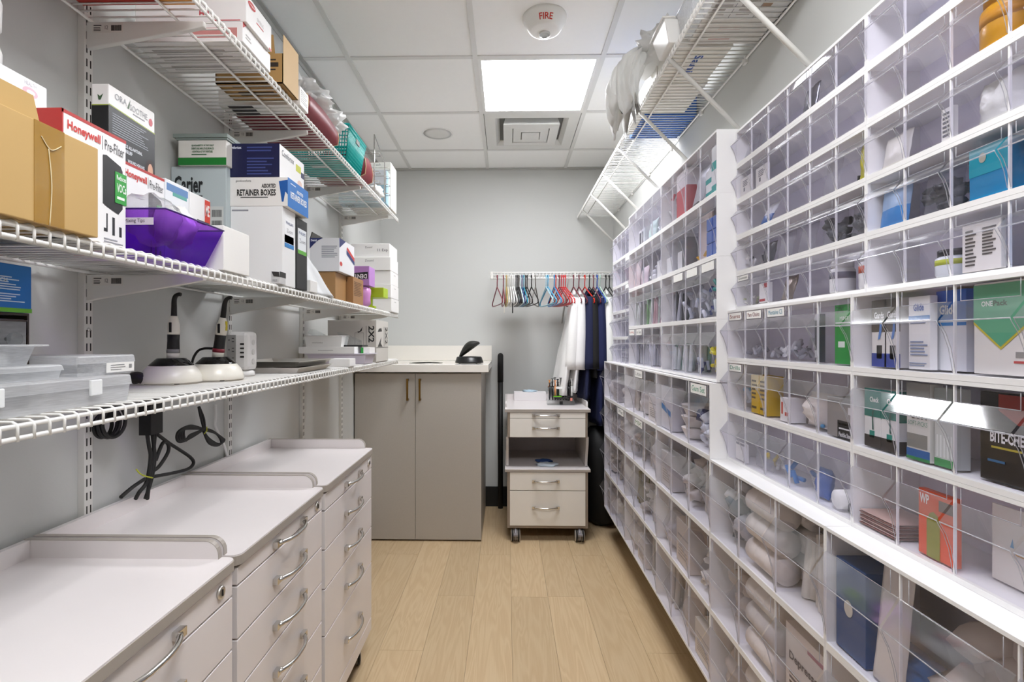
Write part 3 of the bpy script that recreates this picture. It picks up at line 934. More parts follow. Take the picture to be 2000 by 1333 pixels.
def bank(code, where, n, xf, yfar, units, ztop, H, rows, spell, far_end):
    D = XR - xf
    fm, bk, dv, bm_, em, hw, zb, zt, hh = bin_kind(n, round(D, 4), H, {'B': 'efecf9', 'D': 'ece8f2', 'C': 'e6dfdf', 'E': 'e8e4e4', 'A': 'f2f1f6', 'P': 'f1f0f6'}[code])
    wd = UNIT / n
    for r in range(rows):
        for u in range(units):
            yc = yfar - UNIT * (u + 0.5); z0 = ztop - H * (r + 1)
            rn = ROWN[r] if r < rows - 1 else 'bottom'
            lab = '%s-bin clear unit, %s row of the %s' % (spell, rn, BANKN[code])
            if units > 1: lab += ', %s from the %s' % (ordinal(u), far_end)
            t = thing('tip_out_bin_unit', lab, 'bin unit', (xf, yc, z0), group='clear tip-out bin units on the wall')
            share('frame', fm, t)
            share('back_panel', bk, t)
            for c in range(n - 1):
                share('divider', dv, t, (0, UNIT / 2 - wd * (c + 1), 0))
            for c in range(n):
                y = UNIT / 2 - wd * (c + 0.5)
                o = share('tip_out_bin', bm_, t, (0, y, 0))
                share('moulded_rim', em, o)
                SLOTS[(code, r, u * n + c)] = (xf, yc + y - hw, yc + y + hw, z0 + zb, z0 + zt, D, o)


YJ = 1.672                                    # where the far banks end and the near banks begin
bank('A', 'far upper bank', 4, 0.667, YJ + 2 * UNIT, 2, 1.978, 0.2015, 4, 'four', 'coats')
bank('P', 'narrow-bin bank next to the coats', 5, 0.702, YJ + 3 * UNIT, 1, 1.970, 0.1625, 5, 'five', 'coats')
bank('E', 'large bins under the far upper bank', 3, 0.645, YJ + 3 * UNIT, 3, 1.170, 0.241, 4, 'three', 'coats')
bank('B', 'small-bin bank beside the tall white end panel', 6, 0.727, YJ, 2, 1.968, 0.1132, 5, 'six', 'end panel')
bank('D', 'medium-bin bank above the white ledge', 5, 0.699, YJ, 2, 1.400, 0.1570, 3, 'five', 'end panel')
bank('C', 'large bins under the white ledge', 3, 0.645, YJ, 3, 0.929, 0.241, 3, 'three', 'end panel')


def card(code, r, c, text=None, col='333333', w=0.72):
    """White paper label on a bin's label plate."""
    xf, y0, y1, z0, z1, D, o = SLOTS[(code, r, c)]
    h = z1 - z0; za, zb = z0 + h * 0.835, z0 + h * 0.99
    ym, hw = (y0 + y1) / 2, (y1 - y0) / 2 * w
    f = Face('L', xf - 0.0012, xf, ym - hw, ym + hw, za, zb)
    k = part('label_card', B().box(xf - 0.0012, xf - 0.0002, ym - hw, ym + hw, za, zb), C('f6f5f2', 0.6), o)
    if text:
        b = B(); f.text(b, text, 0.08, 0.92, 0.25, 0.8, 0.0, 0.0004)
        p = part('lettering', b, C(col, 0.6), o)


card('B', 4, 0, 'Grommets', '777777')
card('D', 0, 0, 'Snares', '8a3030'); card('D', 0, 1, 'Pam Chains', '7a2038'); card('D', 0, 2, 'Mentaine CS', '2f86a6')
card('D', 1, 0, 'Drills', '3f8f7a')
for c in (5, 6, 7): card('A', 2, c)
card('A', 3, 0, 'Long', 'c0504d'); card('A', 3, 1, 'on Seal', '555555')
card('E', 0, 8, 'Gum Set', '3f9a7a'); card('E', 0, 4, 'Lites', '888888'); card('E', 1, 2, 'Wet', '777777'); card('E', 1, 4, 'MIX', '6a8a5a')
for r in range(1, 3): card('P', r, 3)


# ------------------------------------------------------------------ what lies in the bins
NROWS = {'A': 4, 'P': 5, 'E': 4, 'B': 5, 'D': 3, 'C': 3}
PER = {'A': 8, 'P': 5, 'E': 9, 'B': 12, 'D': 10, 'C': 9}


def where(code, r, c):
    rn = ROWN[r] if r < NROWS[code] - 1 else 'bottom'
    return 'in %s, %s row, %s bin' % (BANKN[code], rn, ordinal(c))


def S_(code, r, c): return SLOTS[(code, r, c)]


def in_box(code, r, c, desc, col, u0=0.15, u1=0.85, h=0.6, d=0.4, x=0.02, prints=(), name='small_carton', cat='box', rough=0.45):
    """A carton standing in a bin. u0..u1 across the bin as seen from the aisle, h height and d depth as fractions."""
    xf, y0, y1, z0, z1, D, o = S_(code, r, c)
    w_ = y1 - y0
    ya, yb = y1 - w_ * u1, y1 - w_ * u0
    xa = xf + 0.006 + x * D
    return carton(name, desc + ' ' + where(code, r, c), cat, xa, xa + d * D * 0.8, ya, yb, z0 + 0.0005, z0 + (z1 - z0) * h, col, prints, rough=rough, bev=0.0008)


def in_pouch(code, r, c, desc, col, u0=0.1, u1=0.9, h=0.7, lean=0.25, t=0.16, name='pouch', cat='pouch', mat=None, seed=None, band=None):
    """A soft flat pouch leaning in a bin."""
    xf, y0, y1, z0, z1, D, o = S_(code, r, c)
    w_ = y1 - y0; ym = y1 - w_ * (u0 + u1) / 2; hw = w_ * (u1 - u0) / 2
    hz = (z1 - z0) * h / 2; th = max(0.006, D * t * 0.5)
    b = pillow(B(), hw, hz, th, (seed or (r * 13 + c)), 14, 1.0 if t < 0.35 else 1.6)
    b.xf(Matrix.Translation((xf + 0.012 + th + hz * lean * 0.6, ym, z0 + hz + 0.004)) @ Matrix.Rotation(lean, 4, 'Y'))
    zmin = min(p.z for p in b.v); b.xf(Matrix.Translation((0, 0, z0 + 0.0006 - zmin)))
    if band:
        zs = sorted(p.z for p in b.v); lo, hi = zs[0], zs[-1]
        for i, f in enumerate(b.f):
            zc = sum(b.v[k].z for k in f) / len(f)
            if (zc - lo) / (hi - lo) < band[0]: b.mi[i] = 1
        return solo(name, b, [mat or C(col, 0.35), C(band[1], 0.35)], desc + ' ' + where(code, r, c), cat)
    return solo(name, b, mat or C(col, 0.35), desc + ' ' + where(code, r, c), cat)


def in_bottle(code, r, c, desc, col, cap, band=None, u=0.6, h=0.62, rad=0.3, name='pill_bottle'):
    xf, y0, y1, z0, z1, D, o = S_(code, r, c)
    R = (y1 - y0) * rad; H = (z1 - z0) * h; ym = y1 - (y1 - y0) * u; xm = xf + 0.012 + R
    t = thing(name, desc + ' ' + where(code, r, c), 'bottle', (xm, ym, z0 + 0.0005))
    part('body', B().lathe([(R * 0.92, 0), (R, 0.004), (R, H * 0.68), (R * 0.85, H * 0.75)], (xm, ym, z0 + 0.0005), 18), C(col, 0.3), t)
    part('cap', B().lathe([(R * 0.88, H * 0.75), (R * 0.9, H * 0.98), (R * 0.8, H)], (xm, ym, z0 + 0.0005), 18), C(cap, 0.4), t)
    if band:
        part('band', B().lathe([(R * 1.008, H * 0.42), (R * 1.008, H * 0.62)], (xm, ym, z0 + 0.0005), 18), C(band, 0.5), t)
    return t


def in_bits(code, r, c, desc, cols, n=16, size=0.012, fill=0.5, name='loose_parts', shape='rod', cat='dental supplies'):
    """Loose small parts heaped in a bin: too many and too small to tell apart."""
    xf, y0, y1, z0, z1, D, o = S_(code, r, c)
    b = B(); rnd = random.Random(r * 101 + c * 7 + ord(code))
    for i in range(n):
        y = y0 + size + (y1 - y0 - 2 * size) * rnd.random(); x = xf + 0.008 + size + (D * 0.45) * rnd.random()
        z = z0 + size * 0.6 + (z1 - z0) * fill * (i / n) * (0.6 + 0.4 * rnd.random()); b.cur = rnd.randrange(len(cols))
        a, e = rnd.random() * 6.28, (rnd.random() - 0.5) * 2.2
        dv = Vector((math.cos(a) * math.cos(e) * 0.4, math.sin(a) * math.cos(e) * 0.8, math.sin(e)))
        if shape == 'rod':
            b.tube([Vector((x, y, z)) - dv * size, Vector((x, y, z)) + dv * size], size * 0.32, 7)
        elif shape == 'stick':
            zl = (z1 - z0) * fill * (0.85 + 0.15 * rnd.random())
            y = y0 + 0.006 + (y1 - y0 - 0.012) * rnd.random()
            b.tube([(x, y, z0 + 0.002), (x + zl * 0.12 * rnd.random(), y + 0.004 * rnd.uniform(-1, 1), z0 + zl)], size * 0.3, 6)
        elif shape == 'wad':
            blob(b, (x, y, z), (size * 0.78, size * 0.85, size * 0.62), 0.7, 1.6, i + r + c, 2)
    zmin = min(p.z for p in b.v)
    b.xf(Matrix.Translation((0, 0, z0 + 0.0004 - zmin)))
    return solo(name, b, [C(k, 0.4) for k in cols], desc + ' ' + where(code, r, c), cat, kind='stuff')


def in_rolls(code, r, c, desc, col, R, rows, L=0.8):
    """Rolls lying one on another across a bin."""
    xf, y0, y1, z0, z1, D, o = S_(code, r, c)
    ym = (y0 + y1) / 2; hl = (y1 - y0) / 2 * L
    i = 0
    for k in range(rows):
        for q in range(2):
            z = z0 + 0.001 + R + k * 2 * R * 0.985; x = xf + 0.010 + R + q * 2.02 * R
            if z + R > z1 - 0.015: break
            b = B().lathe([(R * 0.3, -hl), (R, -hl + 0.001), (R, -hl * 0.33), (R * 0.985, -hl * 0.32), (R, -hl * 0.31), (R, hl * 0.33), (R * 0.985, hl * 0.34), (R, hl * 0.35), (R, hl - 0.001), (R * 0.3, hl)], (x, ym, z), 16, 'y')
            solo('gauze_roll', b, M('cotton', 'ece4da', 0.9, bump=0.3, bscale=300), desc + ' ' + where(code, r, c), 'gauze roll', group='gauze rolls ' + where(code, r, c)); i += 1


def pr(*a): return a


WHT = 'f3f1ee'
# --- small-bin bank (B), from the end panel towards the camera
for c in (0, 1):
    in_box('B', 1, c, 'white instruction booklet', 'efece8', 0.1, 0.85, 0.62, 0.08, 0.03, [pr('print', '8b8a90', [('rect', 'L', 0.3, 0.42, 0.25, 0.45), ('lines', 'L', 0.25, 0.8, 0.5, 0.85, 4)])], 'booklet', 'booklet')
in_pouch('B', 0, 0, 'clear bag of orthodontic wire', 'cccccc', 0.2, 0.9, 0.7, 0.35, 0.12, 'poly_bag', 'bag', BAGCLEAR)
in_pouch('B', 0, 1, 'small clear bag', 'cccccc', 0.2, 0.85, 0.5, 0.3, 0.12, 'poly_bag', 'bag', BAGCLEAR)
in_pouch('B', 0, 3, 'crumpled dark grey foil pouch', '55555a', 0.35, 0.95, 0.75, 0.2, 0.2, 'foil_pouch', 'pouch', M('foil', '8d8d92', 0.3, metal=0.8, var=0.5, scale=40))
in_pouch('B', 2, 1, 'white pouch with a blue band', 'e8eaef', 0.3, 0.95, 0.7, 0.45, 0.12, band=(0.4, '2c5fa8'))
in_pouch('B', 2, 4, 'clear bag with a black part', 'cccccc', 0.3, 0.9, 0.85, 0.15, 0.12, 'poly_bag', 'bag', BAGCLEAR)
in_bits('B', 2, 4, 'black clip', ['1b1b1d'], 1, 0.02, 0.3)
in_pouch('B', 2, 5, 'yellow liquid pouch', 'c9c21f', 0.45, 0.97, 0.88, 0.1, 0.25)
in_pouch('B', 2, 6, 'white rounded pouch with a dark printed name', 'ece9e2', 0.2, 0.92, 0.66, 0.18, 0.14, seed=3)
in_box('B', 2, 7, 'white leaflet with dark print', 'e6e4e0', 0.72, 0.97, 0.6, 0.1, 0.04, [pr('print', '6a6a70', [('lines', 'L', 0.15, 0.9, 0.1, 0.9, 6)])], 'leaflet', 'leaflet')
for c in (0,): in_bits('B', 3, c, 'white caps', ['e9e7e4', '58585c'], 6, 0.012, 0.4)
in_pouch('B', 3, 1, 'dark rubber pieces in a clear bag', '4b4b50', 0.3, 0.95, 0.65, 0.2, 0.2, 'parts_bag', 'bag')
for c in (2, 3): in_pouch('B', 3, c, 'clear bag of pale clips', 'd9d9dc', 0.2, 0.95, 0.75, 0.2, 0.14, 'poly_bag', 'bag', BAGCLEAR)
for c in (4, 5, 7, 9):
    xf, y0, y1, z0, z1, D, o = S_('B', 3, c)
    in_bits('B', 3, c, 'dark grey rubber chains', ['3d3f44', '565a60'], 16, 0.013, 0.62, 'rubber_chain', 'wad')
    in_pouch('B', 3, c, 'clear zip bag holding dark rubber chains', 'cccccc', 0.12, 0.94, 0.8, 0.12, 0.3, 'poly_bag', 'bag', BAGCLEAR)
in_pouch('B', 3, 6, 'pale and deep blue zip pouch', 'a9c6e6', 0.12, 0.9, 0.82, 0.12, 0.16, band=(0.42, '3f8fd6'))
in_bits('B', 4, 0, 'pale green clips', ['b8bd9a', 'd8d8d0'], 9, 0.01, 0.35)
in_box('B', 4, 1, 'white and red folded card', WHT, 0.3, 0.9, 0.62, 0.12, 0.04, [pr('print', 'b83a3f', [('rect', 'L', 0.05, 0.6, 0.08, 0.2), ('rect', 'L', 0.5, 0.8, 0.75, 0.98)])], 'card', 'card')
in_pouch('B', 4, 2, 'brown foil pouch', '9b8f84', 0.35, 0.95, 0.7, 0.25, 0.2, 'foil_pouch', 'pouch', M('foil_brown', '9a8d80', 0.35, metal=0.6, var=0.4, scale=40))
in_bottle('B', 4, 4, 'white bottle with a grey band', 'efefec', 'f2f2f0', '7a7a86', 0.68, 0.8, 0.27)
in_bottle('B', 4, 5, 'white bottle with a red band', 'efefec', 'f2f2f0', 'cf5a35', 0.68, 0.82, 0.27)
in_bottle('B', 4, 7, 'squat bottle with black cap and lime band', 'dfe4e8', '16181e', 'b9c23a', 0.66, 0.5, 0.3)
in_bottle('B', 1, 8, 'ribbed amber yellow bottle', 'd69b1c', 'd69b1c', 'c98a10', 0.55, 1.0, 0.40, 'amber_bottle')
in_bottle('B', 1, 9, 'amber bottle with a clear cap', 'c08a3c', 'e9dadb', None, 0.35, 0.75, 0.25, 'amber_bottle')
in_bits('B', 1, 9, 'clear pink caps', ['e8d8da', 'd9c8cc'], 7, 0.018, 0.7, 'bottle_cap', 'wad')
in_pouch('B', 2, 8, 'lumpy white bag of cotton', 'e6e6e2', 0.15, 0.95, 0.8, 0.15, 0.4, 'cotton_bag', 'bag', M('bag_white', 'e4e4e0', 0.3, bump=0.8, bscale=60))
in_box('B', 3, 8, 'teal and blue folded carton', '1585b8', 0.22, 0.96, 0.86, 0.5, 0.05, [pr('panel', '18a0b4', [('rect', 'L', 0.0, 1.0, 0.45, 1.0)]), pr('round_print', 'b9b7a4', [('poly', 'L', [(0.34 + 0.09 * math.cos(a / 12 * 6.283), 0.78 + 0.1 * math.sin(a / 12 * 6.283)) for a in range(12)], 0.001)])], rough=0.25)
in_box('B', 4, 8, 'white card with small black print', 'f0ece6', 0.08, 0.78, 0.82, 0.1, 0.05, [pr('print', '55504c', [('lines', 'L', 0.55, 0.9, 0.3, 0.9, 9), ('lines', 'L', 0.1, 0.4, 0.1, 0.9, 10)])], 'card', 'card')
in_box('B', 4, 9, 'bright blue carton with a round grey print', '1c86bd', 0.1, 0.9, 0.9, 0.5, 0.05, [pr('round_print', 'c5c4b4', [('poly', 'L', [(0.45 + 0.17 * math.cos(a / 14 * 6.283), 0.72 + 0.12 * math.sin(a / 14 * 6.283)) for a in range(14)], 0.001)])], rough=0.25)

# --- medium-bin bank (D)
for c in (0, 1, 2):
    in_bits('D', 0, c, 'short clear vials', ['c9c9ce', '9d9da4', 'e4e4e8'], (7, 6, 16)[c], 0.016, (0.3, 0.15, 0.35)[c], 'glass_vial', 'rod')
in_box('D', 0, 3, 'slim dark syringe pack', '4a4a52', 0.78, 0.95, 0.82, 0.12, 0.04, [pr('band', 'd8d8dc', [('rect', 'L', 0.0, 1.0, 0.86, 1.0), ('rect', 'L', 0.1, 0.9, 0.1, 0.25)])], 'syringe_pack', 'pack')
in_box('D', 0, 4, 'bright green carton with white print', '1f9a3a', 0.40, 0.93, 0.93, 0.35, 0.03, [pr('print', 'e9f3e9', [('rect', 'L', 0.2, 0.55, 0.28, 0.38), ('lines', 'L', 0.05, 0.95, 0.62, 0.72, 2), ('text', 'L', 'MINT', 0.3, 0.75, 0.74, 0.80)]), pr('print', '0d5a20', [('text', 'L', '2%', 0.1, 0.5, 0.86, 0.97)])])
for k, u in enumerate((0.32, 0.62)):
    in_box('D', 0, 5, 'olive and white toothbrush pack, ' + ('front' if k else 'rear') + ' one,', 'efede8', u, u + 0.34, 0.94, 0.25, 0.05 + 0.0 * k, [
        pr('panel', '5d584e', [('rect', 'L', 0, 1, 0.52, 1)]), pr('panel', '3d4f9e', [('rect', 'L', 0, 1, 0.0, 0.2)]), pr('lettering', 'f2f2f0', [('btext', 'L', 'Gards', 0.2, 0.85, 0.72, 0.82)]),
        pr('emblem', '3a3a38', [('rect', 'L', 0.35, 0.7, 0.12, 0.32)]), pr('curve_print', '5f8ed0', [('poly', 'L', [(0.45, 0.4), (0.6, 0.42), (0.72, 0.55), (0.7, 0.68), (0.6, 0.7), (0.55, 0.55)], 0.001)])], 'toothbrush_pack', 'pack')
in_box('D', 0, 6, 'deep blue and white floss carton, rear one,', 'eef0f2', 0.42, 0.92, 0.98, 0.5, 0.18, [
    pr('panel', '1668c8', [('rect', 'L', 0, 1, 0.62, 1), ('rect', 'N', 0, 1, 0.62, 1)]), pr('lettering', 'f4f6fa', [('btext', 'L', 'Glide', 0.12, 0.7, 0.70, 0.82)]), pr('band', '2b8ad8', [('rect', 'L', 0, 1, 0.56, 0.6)])], 'floss_carton')
in_box('D', 0, 6, 'white floss carton with blue lettering, front one,', 'f2f2f2', 0.12, 0.52, 0.93, 0.12, 0.03, [
    pr('lettering', '2452a8', [('btext', 'L', 'Glide', 0.25, 0.75, 0.80, 0.90)]), pr('band', '2b7fc4', [('rect', 'L', 0, 1, 0.68, 0.735)]), pr('fine_print', '8c98b4', [('lines', 'L', 0.1, 0.9, 0.62, 0.66, 1), ('lines', 'L', 0.1, 0.9, 0.18, 0.4, 5), ('lines', 'L', 0.05, 0.95, 0.04, 0.10, 2)])], 'floss_carton')
in_box('D', 0, 7, 'white refill bag with a green chevron', 'eeebe4', 0.17, 0.93, 1.0, 0.12, 0.05, [
    pr('chevron_border', 'd8c742', [('poly', 'L', [(0, 0.62), (0, 0.55), (0.5, 0.27), (1, 0.55), (1, 0.62), (0.5, 0.34)], 0.0006)]), pr('chevron', '5fae86', [('poly', 'L', [(0, 0.98), (0, 0.58), (0.5, 0.30), (1, 0.58), (1, 0.98)], 0.0008)]),
    pr('lettering', 'f0f4ee', [('btext', 'L', 'ONE', 0.15, 0.36, 0.74, 0.80)]), pr('lettering', '2d4a33', [('btext', 'L', 'Pack', 0.37, 0.62, 0.74, 0.80)]), pr('emblem', 'c9524e', [('rect', 'L', 0.72, 0.92, 0.13, 0.155)]), pr('band', '9c9a94', [('rect', 'L', 0.75, 0.95, 0.19, 0.25)])], 'refill_bag', 'bag')
in_pouch('D', 0, 8, 'pale pink pouch', 'd9c3c0', 0.1, 0.9, 0.8, 0.15, 0.2)
in_bits('D', 1, 0, 'clear bottles with blue rings', ['dfe6ee', '6db4e2', 'c9ccd2'], 10, 0.019, 0.5, 'dropper_bottle', 'rod')
for k, u in enumerate((0.15, 0.58)):
    in_box('D', 1, 1, 'yellow carton, %s one,' % ('far' if k == 0 else 'near'), 'd9b21c', u, u + 0.39, 0.80, 0.4, 0.04, [pr('panel', 'ead9a2', [('rect', 'L', 0, 1, 0.62, 1)]), pr('print', '5c4a10', [('lines', 'L', 0.1, 0.8, 0.35, 0.9, 5), ('rect', 'L', 0.1, 0.7, 0.12, 0.18)])])
in_box('D', 1, 2, 'small white carton with red print', WHT, 0.5, 0.95, 0.45, 0.35, 0.04, [pr('print', 'cf4a2c', [('rect', 'L', 0.12, 0.26, 0.3, 0.8), ('rect', 'L', 0.45, 0.9, 0.25, 0.4)])])
in_pouch('D', 1, 3, 'white cotton wad', 'eceae6', 0.08, 0.95, 0.6, 0.1, 0.5, 'cotton_pack', 'pack', M('cotton', 'ece4da', 0.9, bump=0.3, bscale=300))
in_bits('D', 1, 3, 'blue and white tips', ['4e9ac8', 'e9eef2'], 5, 0.014, 0.1)
in_box('D', 1, 4, 'grey carton with a black lower corner', '9c9893', 0.15, 0.9, 0.62, 0.5, 0.04, [pr('panel', '131313', [('rect', 'L', 0.42, 1.0, 0.0, 0.44)]), pr('lettering', 'e6e6e6', [('btext', 'L', 'Flexible Steel', 0.48, 0.95, 0.03, 0.15), ('lines', 'L', 0.48, 0.95, 0.2, 0.28, 1), ('rect', 'L', 0.5, 0.85, 0.33, 0.38)]), pr('lettering', '2a2a2a', [('text', 'L', 'LUXMOLEX', 0.05, 0.5, 0.86, 0.94)]), pr('emblem', 'f0f0ee', [('rect', 'L', 0.82, 0.95, 0.62, 0.8)])])
for k, u in enumerate((0.16, 0.56)):
    in_box('D', 1, 5, 'teal and white brush carton, %s one,' % ('far' if k == 0 else 'near'), 'f0f1ee', u, u + 0.39, 0.84, 0.35, 0.04 + 0.0 * k, [
        pr('panel', '117a70', [('rect', 'L', 0, 1, 0.52, 1), ('rect', 'N', 0, 1, 0.5, 1)]), pr('panel', '3b3530', [('rect', 'L', 0, 1, 0.0, 0.2), ('rect', 'N', 0, 1, 0, 0.2)]), pr('lettering', 'f2f6f4', [('btext', 'L', 'Check', 0.35, 0.9, 0.77, 0.86)]), pr('emblem', '22907f', [('rect', 'L', 0.32, 0.62, 0.16, 0.28)]), pr('curve_print', '35635c', [('poly', 'L', [(0.5, 0.3), (0.6, 0.3), (0.55, 0.52), (0.62, 0.66), (0.48, 0.6)], 0.001)])], 'brush_carton')
in_box('D', 1, 6, 'floss pick pack with green and white print', 'dcdcd6', 0.08, 0.52, 0.98, 0.2, 0.03, [
    pr('panel', '8f8f88', [('rect', 'L', 0, 1, 0.8, 1), ('rect', 'L', 0.02, 0.9, 0.16, 0.34)]), pr('panel', '2d67a8', [('rect', 'L', 0.0, 1.0, 0.71, 0.8), ('rect', 'L', 0.0, 1.0, 0.04, 0.14)]), pr('panel', '2f8a4c', [('rect', 'L', 0.2, 1.0, 0.64, 0.71), ('rect', 'L', 0, 1, 0.0, 0.04)]),
    pr('lettering', '1f2a26', [('btext', 'L', 'GUM', 0.15, 0.9, 0.54, 0.66)]), pr('lettering', '6f9a86', [('text', 'L', 'SOFT-PICKS', 0.08, 0.92, 0.45, 0.51)])], 'floss_pick_pack', 'pack')
in_box('D', 1, 6, 'clear backed floss pick pack', 'cfd4cf', 0.56, 0.94, 0.95, 0.2, 0.06, [pr('panel', '9aa39e', [('rect', 'L', 0, 1, 0.68, 1)]), pr('panel', '4c9a5c', [('rect', 'L', 0.0, 1.0, 0.0, 0.1)]), pr('pick_print', 'e8ece8', [('rect', 'L', 0.1 + 0.16 * i, 0.16 + 0.16 * i, 0.12, 0.4) for i in range(5)])], 'floss_pick_pack', 'pack')
in_box('D', 1, 7, 'glossy black pouch with white lettering', '171412', 0.22, 0.97, 0.97, 0.14, 0.08, [
    pr('lettering', 'f4f4f4', [('btext', 'L', 'BITE-CHECK', 0.2, 1.0, 0.44, 0.57)]), pr('lettering', 'b9a93a', [('lines', 'L', 0.22, 0.85, 0.36, 0.41, 1)]), pr('panel', '8c2a22', [('poly', 'L', [(0.35, 0.98), (0.35, 0.8), (0.7, 0.66), (1, 0.7), (1, 0.98)], 0.0006)]), pr('lettering', '3f6f96', [('lines', 'L', 0.15, 0.6, 0.2, 0.26, 1)])], 'foil_pouch', 'pouch', 0.2)
in_box('D', 2, 0, 'white notice card', WHT, 0.3, 0.95, 0.4, 0.06, 0.04, [pr('print', '8a8a90', [('rect', 'L', 0.05, 0.95, 0.85, 0.97)])], 'card', 'card')
in_pouch('D', 2, 1, 'clear bag with a yellow ticket', 'cccccc', 0.1, 0.95, 0.6, 0.2, 0.3, 'poly_bag', 'bag', BAGCLEAR)
in_bits('D', 2, 1, 'yellow and white tips', ['e2c21f', 'ebe9e4', 'ebe9e4'], 9, 0.014, 0.35)
in_bits('D', 2, 2, 'white and blue applicators', ['eceaea', '3f86cf'], 6, 0.018, 0.2)
in_pouch('D', 2, 3, 'round deep blue wrapper', '2d5fb4', 0.6, 0.97, 0.5, 0.1, 0.3, 'wrapper', 'wrapper')
xf, y0, y1, z0, z1, D, o = S_('D', 2, 4)
solo('white_cup', B().lathe([(0.0001, -0.028), (0.02, -0.028), (0.021, 0.0), (0.021, 0.028), (0.0001, 0.028)], (xf + 0.04, y1 - 0.05, z0 + 0.0225), 20, 'x'), C('f2f1ef', 0.4), 'white cup lying on its side ' + where('D', 2, 4), 'cup')
in_pouch('D', 2, 4, 'black glossy wrapper', '1b1a1d', 0.55, 0.97, 0.4, 0.5, 0.3, 'wrapper', 'wrapper')
xf, y0, y1, z0, z1, D, o = S_('D', 2, 5)
for i in range(8):
    q = B().box(xf + 0.008 + 0.001 * (i % 3), xf + 0.09, y0 + 0.008 + 0.003 * (i % 2), y1 - 0.008, z0 + 0.001 + i * 0.0036, z0 + 0.0025 + i * 0.0036)
    solo('brown_sheet', q, C(('8e5a4e', 'c9a79b')[i % 2], 0.5), 'thin brown sheet in a stack ' + where('D', 2, 5), 'sheet', group='brown sheets')
in_box('D', 2, 6, 'bright orange blister card with a green window', 'e0501c', 0.28, 0.92, 0.82, 0.1, 0.05, [
    pr('panel', '8c8a1f', [('poly', 'L', [(0.25, 0.0), (0.62, 0.0), (0.62, 0.55), (0.55, 0.66), (0.44, 0.7), (0.33, 0.66), (0.25, 0.55)], 0.0008)]), pr('lettering', 'f7f3ee', [('btext', 'L', 'WP', 0.05, 0.32, 0.78, 0.93)]), pr('tag_print', '6d5f58', [('rect', 'L', 0.58, 0.95, 0.74, 0.9)])], 'blister_card', 'card', 0.3)
in_box('D', 2, 7, 'white folded paper with coloured strokes', 'ece6df', 0.1, 0.92, 0.85, 0.03, 0.3, [pr('blue_stroke', '5f9ecf', [('poly', 'L', [(0.32, 0.5), (0.38, 0.5), (0.36, 0.62)], 0.001)]), pr('orange_stroke', 'dca85f', [('rect', 'L', 0.6, 0.85, 0.22, 0.24), ('rect', 'L', 0.4, 0.6, 0.42, 0.44)])], 'folded_paper', 'paper')

# --- far upper bank (A), columns counted from the coats (7 is at the end panel)
for k, (u, h) in enumerate(((0.15, 0.5), (0.5, 0.85))):
    in_box('A', 0, 7, 'white and teal carton, %s one,' % ('lower' if k == 0 else 'taller'), 'eceeee', u, u + 0.34, h, 0.35, 0.04, [pr('panel', '17a09a', [('rect', 'L', 0, 1, 0.0, 0.18), ('rect', 'L', 0, 1, 0.5, 0.68)])])
in_pouch('A', 0, 6, 'clear white pouch with a black foot', 'd9dadd', 0.2, 0.95, 0.8, 0.25, 0.12, band=(0.1, '3a3a3e'), mat=FROST)
in_box('A', 0, 5, 'tall red and white carton', 'e7e0df', 0.12, 0.95, 0.95, 0.4, 0.04, [pr('panel', 'bf4a52', [('rect', 'L', 0, 1, 0.0, 0.62), ('rect', 'N', 0, 1, 0, 0.62)])])
in_bits('A', 0, 4, 'white caps and a red clip', ['eeeeec', 'eeeeec', 'c23c48'], 9, 0.018, 0.7)
in_bits('A', 0, 3, 'blue and clear bits', ['4f9ab0', 'd8dfe2'], 8, 0.015, 0.2)
in_pouch('A', 0, 2, 'pale mint bag', 'cfe3dd', 0.1, 0.9, 0.5, 0.15, 0.2)
in_box('A', 0, 1, 'white label with black squares', 'e6e6e6', 0.15, 0.9, 0.42, 0.1, 0.04, [pr('print', '45464c', [('rect', 'L', 0.1, 0.42, 0.1, 0.85), ('rect', 'L', 0.55, 0.9, 0.1, 0.85)])])
for i in range(3):
    for j in range(2):
        xf, y0, y1, z0, z1, D, o = S_('A', 1, 7)
        ya = y1 - (y1 - y0) * (0.2 + 0.38 * j); zz = z0 + 0.001 + i * 0.043
        carton('blue_packet', 'blue foil packet in two stacked columns ' + where('A', 1, 7), 'packet', xf + 0.012, xf + 0.06, ya - 0.046, ya, zz, zz + 0.041, '4a6cb8', group='blue packets stacked in one bin', rough=0.25)
in_box('A', 1, 6, 'pale peach card with a yellow tip', 'e6d6cc', 0.06, 0.94, 0.95, 0.05, 0.25, (), 'card', 'card')
in_bits('A', 1, 6, 'yellow and white tips', ['d9a521', 'eee9e0'], 5, 0.016, 0.2)
in_box('A', 1, 5, 'grey and white carton', '5d5e63', 0.2, 0.92, 0.62, 0.3, 0.04, [pr('panel', 'dcdcde', [('rect', 'L', 0.0, 0.5, 0.0, 0.6)])])
for k, h in enumerate((0.36, 0.75)):
    in_box('A', 1, 4, 'white tray box, %s one,' % ('front' if k == 0 else 'rear'), 'efefee', 0.25 + 0.1 * k, 0.7 + 0.1 * k, h, 0.3, 0.04 + 0.42 * k)
in_box('A', 1, 3, 'short white carton', 'efefee', 0.3, 0.8, 0.42, 0.3, 0.04)
in_bits('A', 1, 2, 'white and clear caps', ['f2f2f0', 'd9d9dc'], 12, 0.02, 0.7, 'cap', 'wad')
in_pouch('A', 1, 1, 'pink and white pouch', 'e6d3d6', 0.1, 0.9, 0.5, 0.1, 0.2)
in_pouch('A', 1, 0, 'peach tinted pouch', 'e8d9d4', 0.1, 0.9, 0.8, 0.1, 0.2)
in_bits('A', 2, 7, 'teal and white mixing tips', ['159a92', '15908a', 'dfe6e6'], 26, 0.022, 0.85, 'mixing_tip', 'rod')
